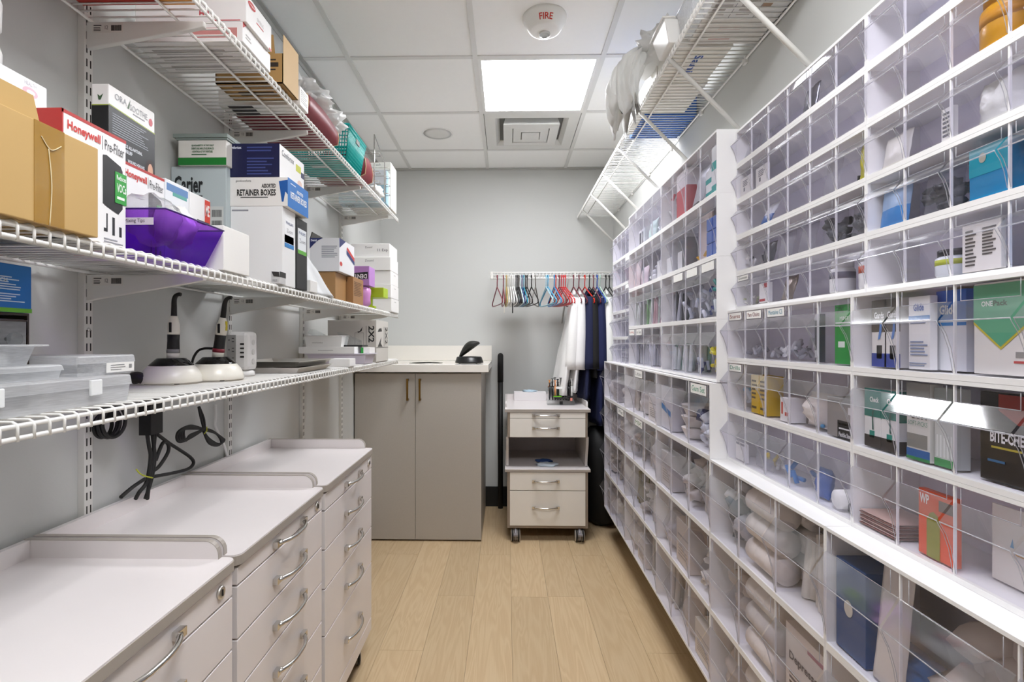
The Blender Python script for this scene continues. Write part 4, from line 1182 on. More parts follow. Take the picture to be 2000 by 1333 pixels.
in_bits('A', 2, 6, 'white and blue applicators', ['e9e9ee', '5360b4', 'c5c8d8'], 18, 0.02, 0.7)
in_bits('A', 2, 5, 'clear tubing', ['d4d5dc', 'c0c2cc'], 14, 0.022, 0.7)
in_bits('A', 2, 4, 'clear syringes with black tips', ['d6d7dc', 'd6d7dc', '35353a'], 14, 0.02, 0.7, shape='stick')
in_bits('A', 2, 3, 'clear syringes with blue marks', ['d9dae0', 'd9dae0', '6f76b0'], 14, 0.02, 0.6)
in_bits('A', 2, 2, 'pale green sticks', ['cfdccb', 'e0e4e0', 'd7b0b4'], 14, 0.02, 0.8, shape='stick')
in_bits('A', 2, 1, 'green sticks', ['7fae72', 'd8ded6'], 14, 0.02, 0.75, shape='stick')
in_bits('A', 2, 0, 'grey sticks', ['b5b7ae', 'd8d9d4'], 12, 0.02, 0.7, shape='stick')
in_bits('A', 3, 7, 'yellow caps and needles', ['d8cb1c', 'e4da3c', 'c9b512'], 30, 0.02, 0.6, 'needle_cap', 'rod')
in_bits('A', 3, 6, 'navy blue caps', ['1f2a5c', '2c3f86', 'b9c3d8'], 12, 0.018, 0.3, 'needle_cap', 'rod')
for c, cl in ((5, ['e8eceb', 'c3cfca', '4fa08a']), (4, ['e6eaea', 'c9cfce', '7aa596']), (3, ['d3d5da', 'b9bcc2']), (2, ['e3e3e8', 'cfd0d8']), (1, ['e6e6ea', 'd2d3da']), (0, ['dfe0e4', 'cccdd4'])):
    in_bits('A', 3, c, ('white packets with teal print' if c > 3 else 'clear straight tubes'), cl, 12, 0.026, 0.62, 'sterile_packet', 'stick')
# --- narrow bank (P)
in_bits('P', 1, 3, 'pink caps', ['d99aa2', 'e6e2e4'], 6, 0.012, 0.3)
in_bits('P', 2, 3, 'navy caps', ['30386c', 'd9d9e0'], 7, 0.014, 0.4)
for r, c in ((0, 2), (0, 4), (1, 1), (3, 2), (3, 4), (4, 1), (4, 3)):
    in_pouch('P', r, c, 'pale clear bag', 'dcdce4', 0.12, 0.9, 0.7, 0.12, 0.2, 'poly_bag', 'bag', BAGCLEAR)

# --- large bins (E far, C near)
in_bits('E', 0, 8, 'navy and clear impression tips', ['20286a', 'd6d8e2', 'e4e6ee', '1b2358'], 26, 0.028, 0.6, 'impression_tip', 'wad')
xf, y0, y1, z0, z1, D, o = S_('E', 0, 7)
for i in range(3):
    b = B().lathe([(0.0001, 0), (0.045, 0), (0.062, 0.036), (0.063, 0.038), (0.058, 0.038)], (xf + 0.075, (y0 + y1) / 2, z0 + 0.001 + 0.043 * i), 24)
    solo('paper_cup', b, C('f0e9df', 0.6), 'white paper cup in a stack ' + where('E', 0, 7), 'cup', group='stacked cups in a large bin')
in_box('E', 0, 6, 'white sleeve with a blue strip', 'e4e3e6', 0.12, 0.9, 0.8, 0.3, 0.05, [pr('strip', '3f86c4', [('poly', 'L', [(0.05, 0.45), (0.05, 0.58), (0.9, 0.42), (0.9, 0.3)], 0.001)])], 'sleeve')
FILL = [('white cotton pack', 'ebe5de'), ('beige wrapped pack', 'd8ccbf'), ('white folded towel pack', 'e6e1dc'), ('pale grey carton', 'cfcac8'), ('cream carton', 'e2d8c8')]
rnd = random.Random(5)
for r in range(4):
    for c in range(9):
        if (r == 0 and c > 5): continue
        d, col = FILL[(r * 5 + c * 3) % 5]
        m_ = (r * 7 + c * 5) % 4
        if r == 2 and c == 3:
            in_bits('E', r, c, 'olive sticks', ['8f9440', 'a59a6a', 'd8d2c4'], 14, 0.03, 0.8, 'wooden_stick', 'stick'); continue
        if r == 3 and c in (2, 5):
            in_bits('E', r, c, 'yellow-green sticks', ['a5a83c', 'c2bd7a', 'd8d2c4'], 14, 0.03, 0.85, 'wooden_stick', 'stick'); continue
        if m_ == 0: in_pouch('E', r, c, d, col, 0.1, 0.92, 0.6 + 0.1 * (c % 3), 0.12, 0.5)
        elif m_ == 1: in_box('E', r, c, d, col, 0.12, 0.9, 0.55 + 0.1 * (r % 3), 0.5, 0.05, [pr('print', 'a89f98', [('rect', 'L', 0.1, 0.9, 0.62, 0.66), ('lines', 'L', 0.15, 0.8, 0.15, 0.5, 5)])])
        elif m_ == 2: in_bits('E', r, c, 'wads of white cotton', ['ece6de', 'ddd5cc'], 12, 0.032, 0.6, 'cotton_wad', 'wad')
        else: in_bits('E', r, c, 'long white applicator sticks', ['e2d9cc', 'cfc4b4', 'ece6de'], 16, 0.034, 0.75, 'applicator_stick', 'stick')
in_bits('C', 0, 0, 'crumpled foil and clear wrappers', ['c9ccd0', 'e6e6e6', '6f7a80'], 14, 0.035, 0.7, 'foil_wrapper', 'wad')
in_rolls('C', 0, 1, 'white gauze roll', 'ece4da', 0.034, 3)
in_rolls('C', 1, 1, 'white gauze roll', 'ece4da', 0.034, 3)
in_rolls('C', 2, 1, 'white gauze roll', 'ece4da', 0.034, 3)
in_bits('C', 0, 2, 'bundled white cotton sticks', ['ece4d8', 'f0eae0', 'ddd3c4'], 30, 0.038, 0.75, 'cotton_stick', 'stick')
in_box('C', 0, 3, 'deep blue carton with a round white print', '1f4f86', 0.06, 0.5, 0.8, 0.5, 0.04, [pr('round_print', 'd8d6cc', [('poly', 'L', [(0.45 + 0.15 * math.cos(a / 18 * 6.283), 0.5 + 0.09 * math.sin(a / 18 * 6.283)) for a in range(18)], 0.001)])], rough=0.3)
in_pouch('C', 0, 3, 'upright white paper sheet', 'e3ddd6', 0.6, 0.97, 0.95, 0.1, 0.06, 'paper', 'paper')
in_pouch('C', 0, 3, 'crumpled light blue wrapper', '4f88c8', 0.5, 0.97, 0.28, 0.5, 0.5, 'wrapper', 'wrapper')
in_bits('C', 0, 4, 'crumpled beige paper', ['d9cdc2', 'cbbdb0', 'e2d8cf'], 12, 0.055, 0.6, 'crumpled_paper', 'wad')
in_bits('C', 1, 0, 'beige wrapped packs', ['d8ccc0', 'c9bcb0'], 9, 0.045, 0.6, 'wrapped_pack', 'wad')
in_box('C', 1, 2, 'white pack of tongue sticks with dark print', 'e9dfd6', 0.12, 0.95, 0.85, 0.4, 0.04, [pr('lettering', '5a4038', [('btext', 'L', 'Depressors', 0.1, 0.95, 0.55, 0.68), ('lines', 'L', 0.1, 0.8, 0.2, 0.45, 4)]), pr('print', 'b8707a', [('rect', 'L', 0.55, 0.9, 0.85, 0.9)])], 'tongue_stick_pack', 'pack')
in_pouch('C', 1, 3, 'beige paper bundle', 'd4c6ba', 0.1, 0.92, 0.7, 0.1, 0.5)
in_pouch('C', 1, 4, 'pale tan bundle', 'cdbfb2', 0.1, 0.92, 0.6, 0.1, 0.5)
in_pouch('C', 2, 0, 'tan folded pack', 'd0c2b5', 0.1, 0.92, 0.7, 0.1, 0.5)
in_box('C', 2, 2, 'cream carton', 'dfd4c6', 0.12, 0.9, 0.7, 0.5, 0.05)

# ================================================================== THINGS ON THE SHELVING WALL
SH = 0.0022                                    # things rest on top of the deck wires
ZU, ZM, ZL = Z_UP + SH, Z_MID + SH, Z_LOW + SH
KRAFT = 'b08d57'

# ---------------- middle shelf, from the camera outwards
t = carton('cardboard_box', 'brown cardboard box sealed with brown tape, nearest on the middle shelf', 'cardboard box', -0.795, -0.664, 0.50, Y_at(192, -0.664), ZM, 1.617, 'c2a066', (), rough=0.7)
f = Face('R', -0.795, -0.664, 0.50, Y_at(192, -0.664), ZM, 1.617)
ua, ub = (Y_at(66, -0.664) - 0.5) / f.w, (Y_at(125, -0.664) - 0.5) / f.w
part('packing_tape', f.rect(B(), ua, ub, 0, 1, 0.0008), M('brown_tape', 'a37d38', 0.18, coat=0.5, bump=0.5, bscale=25), t)
q = B(); fl_y = Y_at(78, -0.69)
q.prism([(-0.69, 1.617), (-0.688, 1.617), (-0.70, 1.668), (-0.702, 1.668)], (0.5, fl_y), 'y')
part('flap', q, C('b3935a', 0.7), t)
q = B(); q.tube(spline([f.P(ua + 0.03, 0.86, 0.0016), f.P((ua + ub) / 2, 0.76, 0.0022), f.P(ub - 0.02, 0.84, 0.0016)], 6), 0.0008, 5)
q.tube(spline([f.P((ua + ub) / 2 - 0.01, 0.78, 0.0016), f.P((ua + ub) / 2 + 0.005, 0.4, 0.002), f.P((ua + ub) / 2 - 0.004, 0.0, 0.0016)], 6), 0.0008, 5)
part('tape_crease', q, M('tape_crease', 'e6d7ae', 0.15), t)

yk = Y_at(92, -0.80)
carton('health_carton', 'large white carton with a pale pink oval logo behind the brown box', 'box', -0.965, -0.80, 0.5, yk, ZM, 1.744, 'ecebec', [
    pr('logo', 'e7b4c0', [('poly', 'R', [(0.917 + 0.036 * math.cos(a / 20 * 6.283), 0.918 + 0.03 * math.sin(a / 20 * 6.283)) for a in range(20)], 0.0006)]),
    pr('logo', 'ecebec', [('poly', 'R', [(0.919 + 0.02 * math.cos(a / 20 * 6.283), 0.918 + 0.014 * math.sin(a / 20 * 6.283)) for a in range(20)], 0.001)]),
    pr('lettering', 'b9b4bb', [('text', 'R', 'HEALTH', 0.89, 0.945, 0.957, 0.98)])])
for i in range(3):
    b = B().lathe([(0.034, 0), (0.040, 0.012), (0.041, 0.055), (0.036, 0.074), (0.030, 0.084), (0.030, 0.086)], (-0.905, 0.862, 1.7445 + 0.0862 * i), 28)
    solo('white_tub', b, C('efeeec', 0.35), 'white rounded plastic tub on the pink-logo carton, %s of three' % ('lowest', 'middle', 'top')[i], 'tub', group='stacked white tubs')


def filter_box(label, x1, y0, y1, z1, first):
    x0 = x1 - 0.10
    pts = lambda u, v, w_, h_: ('rect', 'R', u, u + w_, v, v + h_)
    t = carton('filter_box', label, 'box', x0, x1, y0, y1, ZM, z1, 'f1f0f0', [
        pr('red_edge', 'b32420', [('rect', 'N', 0, 1, 0, 1), ('rect', 'R', 0.0, 0.02, 0.4, 1), ('rect', 'R', 0.0, 1.0, 0.972, 1.0)]),
        pr('lettering', 'c8281f', [('btext', 'R', 'Honeywell', 0.07, 0.56, 0.835, 0.93)]),
        pr('lettering', '3c3c40', [('text', 'R', 'Pre-Filter', 0.63, 0.96, 0.83, 0.92), ('rect', 'R', 0.592, 0.596, 0.82, 0.94)]),
        pr('product_print', '1d1d1e', [('poly', 'R', [(0.60, 0.36), (0.60, 0.78), (0.66, 0.79), (0.9, 0.74), (0.935, 0.70), (0.935, 0.36), (0.86, 0.3), (0.66, 0.34)], 0.0006)]),
        pr('green_tag', '2f9e3c', [('rect', 'R', 0.80, 1.0, 0.40, 0.68, 0.0012)]),
        pr('lettering', 'f2fbf2', [('btext', 'R', 'VOCs', 0.83, 0.98, 0.50, 0.58, ), ('text', 'R', 'Reduces', 0.82, 0.98, 0.60, 0.65), ('lines', 'R', 0.83, 0.97, 0.43, 0.48, 1)]) if 0 else
        pr('icon_print', '232326', [('rect', 'R', 0.66, 0.68, 0.12, 0.28), ('rect', 'R', 0.62, 0.66, 0.12, 0.15), ('rect', 'R', 0.76, 0.80, 0.10, 0.26), ('rect', 'R', 0.88, 0.92, 0.10, 0.19)]),
        pr('fine_print', '9a9aa0', [('lines', 'R', 0.62, 0.95, 0.02, 0.07, 2)])])
    q = B(); fc = Face('R', x0, x1, y0, y1, ZM, z1)
    fc.text(q, 'VOCs', 0.825, 0.985, 0.50, 0.58, 0.02, 0.0018); fc.text(q, 'Reduces', 0.82, 0.985, 0.61, 0.655, 0.02, 0.0018); fc.lines(q, 0.83, 0.97, 0.42, 0.48, 1, 0.4, 0.0018, 0.1)
    part('lettering', q, C('eef8ee', 0.5), t)
    return t


filter_box('white air filter box with red edge and green tag, front one', -0.70, 0.808, Y_at(246, -0.70), 1.672, True)
filter_box('second air filter box with red lettering, behind the purple bin', -0.80, 1.068, Y_at(321, -0.80), 1.682, False)

y0, y1 = Y_at(212, -0.86), Y_at(302, -0.86)
t = carton('mouth_rinse_box', 'tall black and white box with a smiling face print by the wall', 'box', -0.897, -0.86, y0, y1, ZM, 1.861, 'edebe8', [
    pr('black_panel', '151617', [('poly', 'R', [(0, 0), (1, 0), (1, 0.865), (0, 0.885)], 0.0005), ('rect', 'N', 0.0, 1.0, 0.0, 0.88)]),
    pr('green_line', 'a9b64a', [('poly', 'R', [(0, 0.885), (1, 0.865), (1, 0.871), (0, 0.891)], 0.0008), ('rect', 'N', 0, 1, 0.88, 0.886)]),
    pr('lettering', '8c8c90', [('text', 'R', 'ORA', 0.12, 0.36, 0.935, 0.97), ('text', 'R', 'SOOTHE', 0.43, 0.82, 0.925, 0.96), ('lines', 'R', 0.5, 0.8, 0.905, 0.918, 1)]),
    pr('leaf_print', '3c5a38', [('poly', 'R', [(0.37, 0.925), (0.41, 0.925), (0.44, 0.985), (0.40, 0.95)], 0.0008), ('poly', 'N', [(0.42, 0.91), (0.55, 0.91), (0.7, 0.945), (0.5, 0.93), (0.36, 0.942)], 0.0008)]),
    pr('emblem', 'c8505a', [('poly', 'R', [(0.90 + 0.045 * math.cos(a / 12 * 6.283), 0.925 + 0.024 * math.sin(a / 12 * 6.283)) for a in range(12)], 0.0006)]),
    pr('fine_print', '9aa0a8', [('lines', 'R', 0.07, 0.95, 0.735, 0.855, 9, 0.3)]), pr('lettering', 'd9dde2', [('btext', 'R', 'PROVIDE ALL-NATURAL', 0.2, 0.7, 0.69, 0.71), ('btext', 'R', 'PAIN RELIEF', 0.2, 0.48, 0.66, 0.68)]), pr('lettering', 'd9dde2', [('btext', 'R', 'WOUND HEALING', 0.38, 0.75, 0.61, 0.63)])])
f = Face('R', -0.897, -0.86, y0, y1, ZM, 1.861)
ell = lambda cu, cv, ru, rv, n=18: [(cu + ru * math.cos(a / n * 6.283), cv + rv * math.sin(a / n * 6.283)) for a in range(n)]
part('hair_print', f.poly(B(), ell(0.88, 0.63, 0.10, 0.060), 0.0010), C('2c1712', 0.5), t)
part('face_print', f.poly(B(), ell(0.885, 0.62, 0.062, 0.046), 0.0014), C('d9a78c', 0.5), t)
part('smile_print', f.poly(B(), [(0.855, 0.603), (0.885, 0.594), (0.915, 0.605), (0.885, 0.600)], 0.0018), C('f4efe9', 0.5), t)

# purple bin with tips
PUR = clear('purple_plastic', 'a45ce0', haze=0.14, rough=0.08, milky='8a30c4')
bx0, bx1, by0, by1 = -0.795, -0.662, 1.0, Y_at(437, -0.662)
t = thing('purple_bin', 'clear purple plastic bin with a paper label, in front of the filter boxes', 'storage bin', ((bx0 + bx1) / 2, (by0 + by1) / 2, ZM))
b = B(); zt = 1.562
b.frustum((bx0 + 0.012, bx1 - 0.018, by0 + 0.004, by1 - 0.045), (bx0, bx1, by0, by1), ZM + 0.0005, zt, lid=False)
part('shell', b, PUR, t)
r_ = B()
r_.tube([(bx0, by0, zt), (bx1, by0, zt), (bx1, by1, zt), (bx0, by1, zt)], 0.0018, 6, closed=True)
part('rim', r_, M('purple_rim', '3a1470', 0.3), t)
f = Face('N', bx0 + 0.004, bx1 - 0.004, by0 - 0.0008, by0, zt - 0.04, zt)
k = part('label_strip', f.rect(B(), 0.35, 0.85, 0.2, 0.55, 0.0012), C('d9d0dc', 0.6), t)
part('lettering', f.text(B(), 'Mixing Tips', 0.4, 0.72, 0.27, 0.5, 0, 0.0018), C('5d5560', 0.6), t)
for i, (dx, dy, dz, rx, ry, rz) in enumerate(((-0.07, 0.10, 0.055, 0.045, 0.055, 0.05), (-0.06, 0.15, 0.05, 0.04, 0.04, 0.045))):
    b = B(); blob(b, (bx1 + dx, by0 + dy - 0.03, ZM + dz + 0.03), (rx, ry, rz), 0.25, 2.5, i + 3, 3)
    solo('poly_bag', b, [BAGCLEAR, M('bag_white', 'e4e4e0', 0.3, bump=0.8, bscale=60)][i % 2], ('clear bag bulging over the rim of the purple bin', 'white bag of mixing tips inside the purple bin')[i], 'bag')

# toothpaste and white cartons behind
carton('toothpaste_carton', 'white carton with blue and teal logo panels behind the purple bin', 'box', -0.93, -0.802, Y_at(323, -0.802), Y_at(369, -0.802), ZM, 1.688, 'e9ebee', [
    pr('logo', '5d86b8', [('rect', 'R', 0.05, 0.95, 0.88, 0.96)]), pr('logo', '5d86b8', [('rect', 'R', 0.02, 0.98, 0.50, 0.62)]), pr('logo', '5aa79c', [('rect', 'R', 0.3, 0.9, 0.84, 0.88)]), pr('logo', '5aa79c', [('rect', 'R', 0.5, 0.9, 0.46, 0.5)]),
    pr('lettering', 'd05a5a', [('text', 'R', 'Colgate', 0.1, 0.7, 0.53, 0.60)])])
carton('white_red_carton', 'white carton with a red end panel next to the toothpaste carton', 'box', -0.93, -0.802, Y_at(371, -0.802), Y_at(410, -0.802), ZM, 1.684, 'f0efee', [
    pr('red_panel', 'd8402c', [('poly', 'R', [(0.72, 0.45), (0.72, 0.98), (1, 0.98), (1, 0.2), (0.55, 0.2)], 0.0006)]), pr('lettering', 'f6efec', [('btext', 'R', 'ME', 0.76, 0.96, 0.78, 0.92)]), pr('product_print', '4a4a4c', [('rect', 'R', 0.35, 0.95, 0.66, 0.70, 0.001)])])
# little white carton at the lip
carton('plain_carton', 'plain small white carton at the shelf edge beside the purple bin', 'box', -0.772, -0.668, Y_at(437, -0.668), Y_at(487, -0.668), ZM, 1.578, 'f2f0ec')

# carrier box with the green pack on it
cy = 1.53
x0, x1 = X_at(334, cy), X_at(442, cy)
carton('tray_carrier_box', 'grey-blue box with black serif lettering and barcodes, under the green pack', 'box', x0, x1, cy, cy + 0.2, ZM, 1.822, 'b9c4c6', [
    pr('lettering', '1b2022', [('btext', 'N', 'Carier', 0.06, 0.58, 0.775, 0.92), ('lines', 'N', 0.06, 0.58, 0.735, 0.76, 1)]),
    pr('barcode_label', 'cfd2d0', [('rect', 'N', 0.30, 0.95, 0.27, 0.66, 0.0006)]),
    pr('barcode_print', '3a3d3e', sum([[('code', 'N', 0.34, 0.5, v, v + 0.06), ('code', 'N', 0.74, 0.92, v, v + 0.06), ('lines', 'N', 0.55, 0.7, v, v + 0.05, 2)] for v in (0.30, 0.39, 0.48, 0.57)], []))])
x0b, x1b = X_at(348, cy - 0.01), X_at(442, cy - 0.01)
t = carton('green_pack', 'white and green pack lying on the grey-blue box', 'box', x0b, x1b, cy - 0.01, cy + 0.2, 1.8225, 1.896, 'e6e3dc', [
    pr('green_band', '167a2c', [('rect', 'N', 0, 1, 0.0, 0.30)]), pr('lettering', '4b7352', [('btext', 'N', 'QUADASEPTIC IS THE ONLY', 0.28, 0.75, 0.74, 0.82), ('btext', 'N', 'DENTURE MULTI-SURFACE', 0.28, 0.74, 0.62, 0.70), ('btext', 'N', 'CONTROL KIT BY DENTURE', 0.3, 0.72, 0.50, 0.58), ('lines', 'N', 0.28, 0.74, 0.38, 0.47, 1)])])
q = B().box(x0b - 0.006, x1b + 0.004, cy - 0.012, cy + 0.2, 1.897, 1.902)
part('lid_tray', q.box(x0b - 0.012, x1b + 0.006, cy - 0.016, cy + 0.2, 1.9025, 1.913), C('8e9a94', 0.5), t)

# tall stack: philips carton, retainer boxes, comfort box
ys = 1.552
xA, xB_ = X_at(450, ys), X_at(552, ys)
carton('whitening_carton', 'tall plain white carton with a small label, under the retainer box', 'box', xA, xB_, ys, Y_at(577, xB_), ZM, 1.7085, 'eeeeee', [
    pr('label_panel', 'f6f7f9', [('rect', 'R', 0.15, 0.85, 0.50, 0.86)]), pr('lettering', '3e4a78', [('text', 'R', 'PHILIPS', 0.25, 0.8, 0.80, 0.835)]), pr('lettering', '9a9aa0', [('text', 'R', 'Zoom', 0.3, 0.75, 0.695, 0.745), ('rect', 'R', 0.15, 0.85, 0.56, 0.66), ('lines', 'N', 0.03, 0.45, 0.93, 0.97, 1)]), pr('blue_strip', '3584c6', [('rect', 'R', 0.15, 0.85, 0.50, 0.555, 0.0008)])])
carton('black_carton', 'tall black carton with a white label beside the plain white carton', 'box', xA + 0.03, xB_ + 0.002, Y_at(578, xB_), Y_at(600, xB_ + 0.002), ZM, 1.700, '1d1d1f', [
    pr('label_panel', 'e9edf0', [('rect', 'R', 0.12, 0.9, 0.52, 0.86)]), pr('lettering', '4a5a8a', [('text', 'R', 'PHILIPS', 0.2, 0.8, 0.78, 0.82)]), pr('green_strip', '5fae3a', [('rect', 'R', 0.12, 0.9, 0.50, 0.555, 0.0008)]), pr('lettering', '9a9aa0', [('text', 'R', 'Zoom', 0.25, 0.8, 0.66, 0.72)])])
xR1 = X_at(562, ys)
carton('retainer_box', 'white box lettered ASSORTED RETAINER BOXES with a blue end', 'box', X_at(447, ys), xR1, ys, Y_at(602, xR1), 1.709, 1.796, 'ece9e5', [
    pr('lettering', '2a2928', [('btext', 'N', 'RETAINER BOXES', 0.14, 0.80, 0.36, 0.58), ('btext', 'N', 'ASSORTED', 0.56, 0.80, 0.63, 0.77), ('lines', 'N', 0.2, 0.80, 0.28, 0.33, 1)]), pr('lettering', '4a4846', [('text', 'N', 'goodcomforts', 0.12, 0.38, 0.82, 0.91)]),
    pr('tooth_print', '1d5aa6', [('poly', 'N', [(0.85, 0.86), (1.0, 0.9), (1.0, 0.4), (0.96, 0.5), (0.93, 0.15), (0.9, 0.15), (0.87, 0.6)], 0.0006)]), pr('blue_end', '1f74c4', [('rect', 'R', 0, 1, 0, 1)]),
    pr('lettering', 'f4f7fb', [('btext', 'R', 'RETAINER BOXES', 0.12, 0.9, 0.34, 0.58), ('btext', 'R', 'ASSORTED', 0.4, 0.72, 0.64, 0.76), ('lines', 'R', 0.12, 0.45, 0.82, 0.88, 1)])])
xR2 = X_at(546, ys)
carton('comfort_box', 'navy and white box on top of the retainer box', 'box', X_at(440, ys), xR2, ys, Y_at(594, xR2), 1.7965, 1.897, 'f0efee', [
    pr('navy_end', '131743', [('rect', 'N', 0, 1, 0, 1)]), pr('lettering', 'd8dcec', [('btext', 'N', 'Comfortox', 0.05, 0.3, 0.84, 0.93)]), pr('lettering', '3c4884', [('lines', 'N', 0.4, 0.95, 0.74, 0.93, 2), ('lines', 'N', 0.4, 0.9, 0.05, 0.6, 6)]),
    pr('lettering', '4a4c58', [('text', 'R', 'Comfortox', 0.08, 0.55, 0.70, 0.88)]), pr('lime_print', 'c8cc3a', [('rect', 'R', 0.64, 0.85, 0.58, 0.8)]), pr('navy_print', '20244c', [('rect', 'R', 0.86, 1.0, 0.48, 0.66)]), pr('photo_print', 'e4c6b8', [('poly', 'R', ell(0.8, 0.22, 0.1, 0.12), 0.0006)])])
carton('brush_pack', 'small grey pack lying at the foot of the tall white carton', 'pack', X_at(531, 1.52), -0.664, 1.515, 1.556, ZM, 1.508, 'c9c8c8', [pr('brush_print', '2c2a2a', [('rect', 'R', 0, 1, 0.55, 1), ('poly', 'N', [(0.05, 1), (0.9, 0.95), (1, 0.55), (0.3, 0.6)], 0.0006)]), pr('lettering', '77777c', [('text', 'N', 'PHILIPS', 0.2, 0.7, 0.15, 0.35)])])

# bag, navy box and the rest beyond
t = thing('bagged_bottle', 'milky plastic bag with a blue cap showing, beside the tall black carton', 'bag', (-0.735, 1.95, ZM))
rs = []
for i in range(16):
    u = i / 15; zz = ZM + 0.0005 + 0.165 * u; ring = []
    for k in range(36):
        a = 2 * math.pi * k / 36
        fo_ = 1 + 0.22 * (0.3 - abs(noise.noise(Vector((math.cos(a) * 2.2, math.sin(a) * 2.2, u * 2 + 4))))) + 0.12 * math.sin(a * 6 + u * 2)
        s_ = 1 - 0.72 * u ** 1.3
        ring.append((-0.735 - 0.02 * u + 0.062 * s_ * math.cos(a) * fo_, 1.955 - 0.10 * u + 0.125 * s_ * math.sin(a) * fo_, zz))
    rs.append(ring)
part('bag', B().rings(rs), M('bag_milky', 'e3e5e6', 0.35, bump=0.8, bscale=40), t)
part('blue_cap', B().lathe([(0.028, 0), (0.03, 0.006), (0.028, 0.026), (0.018, 0.032), (0.0001, 0.033)], (-0.765, 1.82, ZM + 0.14), 20), C('2c7cc4', 0.3), t)
part('bottle', B().lathe([(0.03, 0), (0.032, 0.004), (0.032, 0.12), (0.028, 0.14)], (-0.765, 1.82, ZM), 20), C('e6e8ea', 0.3), t)
carton('low_carton', 'low white carton in front of the milky bag', 'box', -0.725, -0.668, 1.765, 1.83, ZM, 1.512, 'ecebe8')
xn = -0.70
carton('support_carton', 'plain brown carton hidden behind the milky bag', 'cardboard box', -0.83, -0.72, 2.18, 2.325, ZM, 1.596, 'a47c4e')
t = carton('dental_box', 'white box with navy corners and an open lid above the brown carton', 'box', X_at(605, 2.17), xn, 2.17, Y_at(692, xn), 1.5965, 1.735, 'e3e3e6', [
    pr('navy_corner', '232c66', [('poly', 'N', [(0, 1), (0, 0.68), (0.12, 0.8), (0.28, 0.93), (0.45, 1)], 0.0006), ('poly', 'R', [(0, 1), (0, 0.7), (0.4, 1)], 0.0006)]), pr('lettering', 'e6e8f2', [('btext', 'N', 'Dental', 0.04, 0.24, 0.9, 0.97)]),
    pr('fine_print', '9a9ca4', [('lines', 'N', 0.4, 0.95, 0.4, 0.78, 7)]), pr('red_logo', 'c23a36', [('poly', 'R', [(0.45, 0.78), (0.5, 0.86), (1, 0.62), (1, 0.5)], 0.0006), ('poly', 'R', ell(0.1, 0.24, 0.08, 0.07), 0.0006)]), pr('navy_logo', '27366f', [('poly', 'R', [(0.45, 0.76), (1, 0.5), (1, 0.38), (0.45, 0.62)], 0.0008)])])
part('lid', B().prism([(X_at(605, 2.17), 1.736), (X_at(605, 2.17) + 0.003, 1.736), (X_at(605, 2.17) + 0.012, 1.76), (X_at(605, 2.17) + 0.008, 1.762)], (2.172, Y_at(692, xn)), 'y'), C('3d3a34', 0.6), t)
carton('cord_carton', 'brown carton with a white address label below the navy-cornered box', 'cardboard box', -0.82, -0.69, 2.333, 2.497, ZM, 1.5945, 'a1764a', [
    pr('address_label', 'd9dadb', [('rect', 'N', 0.3, 0.72, 0.08, 0.62)]), pr('fine_print', '55585c', [('lines', 'N', 0.34, 0.7, 0.2, 0.55, 5)]), pr('fine_print', '6b4a2c', [('lines', 'R', 0.1, 0.9, 0.3, 0.85, 9), ('text', 'N', 'technique', 0.35, 0.8, 0.78, 0.9)])])
b = B().tube([(-0.79 + 0.013 * math.cos(a / 12 * 6.283), 2.328, 1.52 + 0.016 * math.sin(a / 12 * 6.283)) for a in range(12)], 0.002, 6, closed=True)
yv = 2.55
t = carton('denta_box', 'violet box lettered upside down, on the pink pouch', 'box', -0.79, X_at(721, yv), yv, 2.66, 1.577, 1.672, 'b784c8', [
    pr('black_sign', '1c1822', [('poly', 'N', [(0.05, 0.24), (0.95, 0.34), (0.95, 0.70), (0.05, 0.62)], 0.0006)]), pr('lettering', 'f4eef6', [('text', 'N', 'DENTAL', 0.12, 0.9, 0.36, 0.58, 0.02, 0.001, 180)])])
b = B(); blob(b, (-0.735, 2.58, 1.523), (0.055, 0.035, 0.054), 0.12, 2, 6, 3, 0.93, 4.0)
for i, p_ in enumerate(b.v): b.v[i].z = min(p_.z, 1.5765)
solo('pink_pouch', b, C('cf8fca', 0.35), 'shiny pink pouch supporting the violet box', 'pouch')
LIME = C('a9c31a', 0.4)
t = thing('lime_clip_holder', 'lime green plastic holder with two arms in front of the white box stack', 'holder', (-0.69, 2.70, ZM))
q = B().box(-0.73, -0.678, 2.66, 2.70, ZM, ZM + 0.012).box(-0.72, -0.70, 2.70, 2.72, ZM, 1.53)
part('foot', q, LIME, t, bevel=0.002)
q = B().box(-0.725, X_at(751, 2.72), 2.70, 2.80, 1.5305, 1.582)
part('arm', q, LIME, t, bevel=0.003)
for i in range(5):
    y0 = 2.97 + (0.012, 0.0, 0.006, 0.0, 0.004)[i] ; dz = 0.0792
    zz = ZM + dz * (4 - i); x1 = -0.668 + (-0.008, 0.0, 0.0, 0.003, 0.004)[i]
    carton('zoom_box', 'flat white carton in the stack of five at the shelf end, %s from the top' % ordinal(i), 'box', -0.90, x1, y0 + 0.02, y0 + 0.225, zz, zz + dz - 0.0012, 'eceae7', (
        [pr('lettering', '5a5a5e', [('text', 'N', 'Zoom!', 0.36, 0.55, 0.66, 0.80), ('text', 'N', '11 Exp', 0.68, 0.95, 0.35, 0.62)])] if i == 0 else [pr('lettering', '5a5a5e', [('text', 'N', 'Zoom!', 0.36, 0.58, 0.66, 0.80)])] if i == 1 else
        [pr('print', 'b9b7b4', [('rect', 'R', 0.4, 0.6, 0.75, 0.8)])]), group='flat white cartons stacked at the shelf end', bev=0.003)

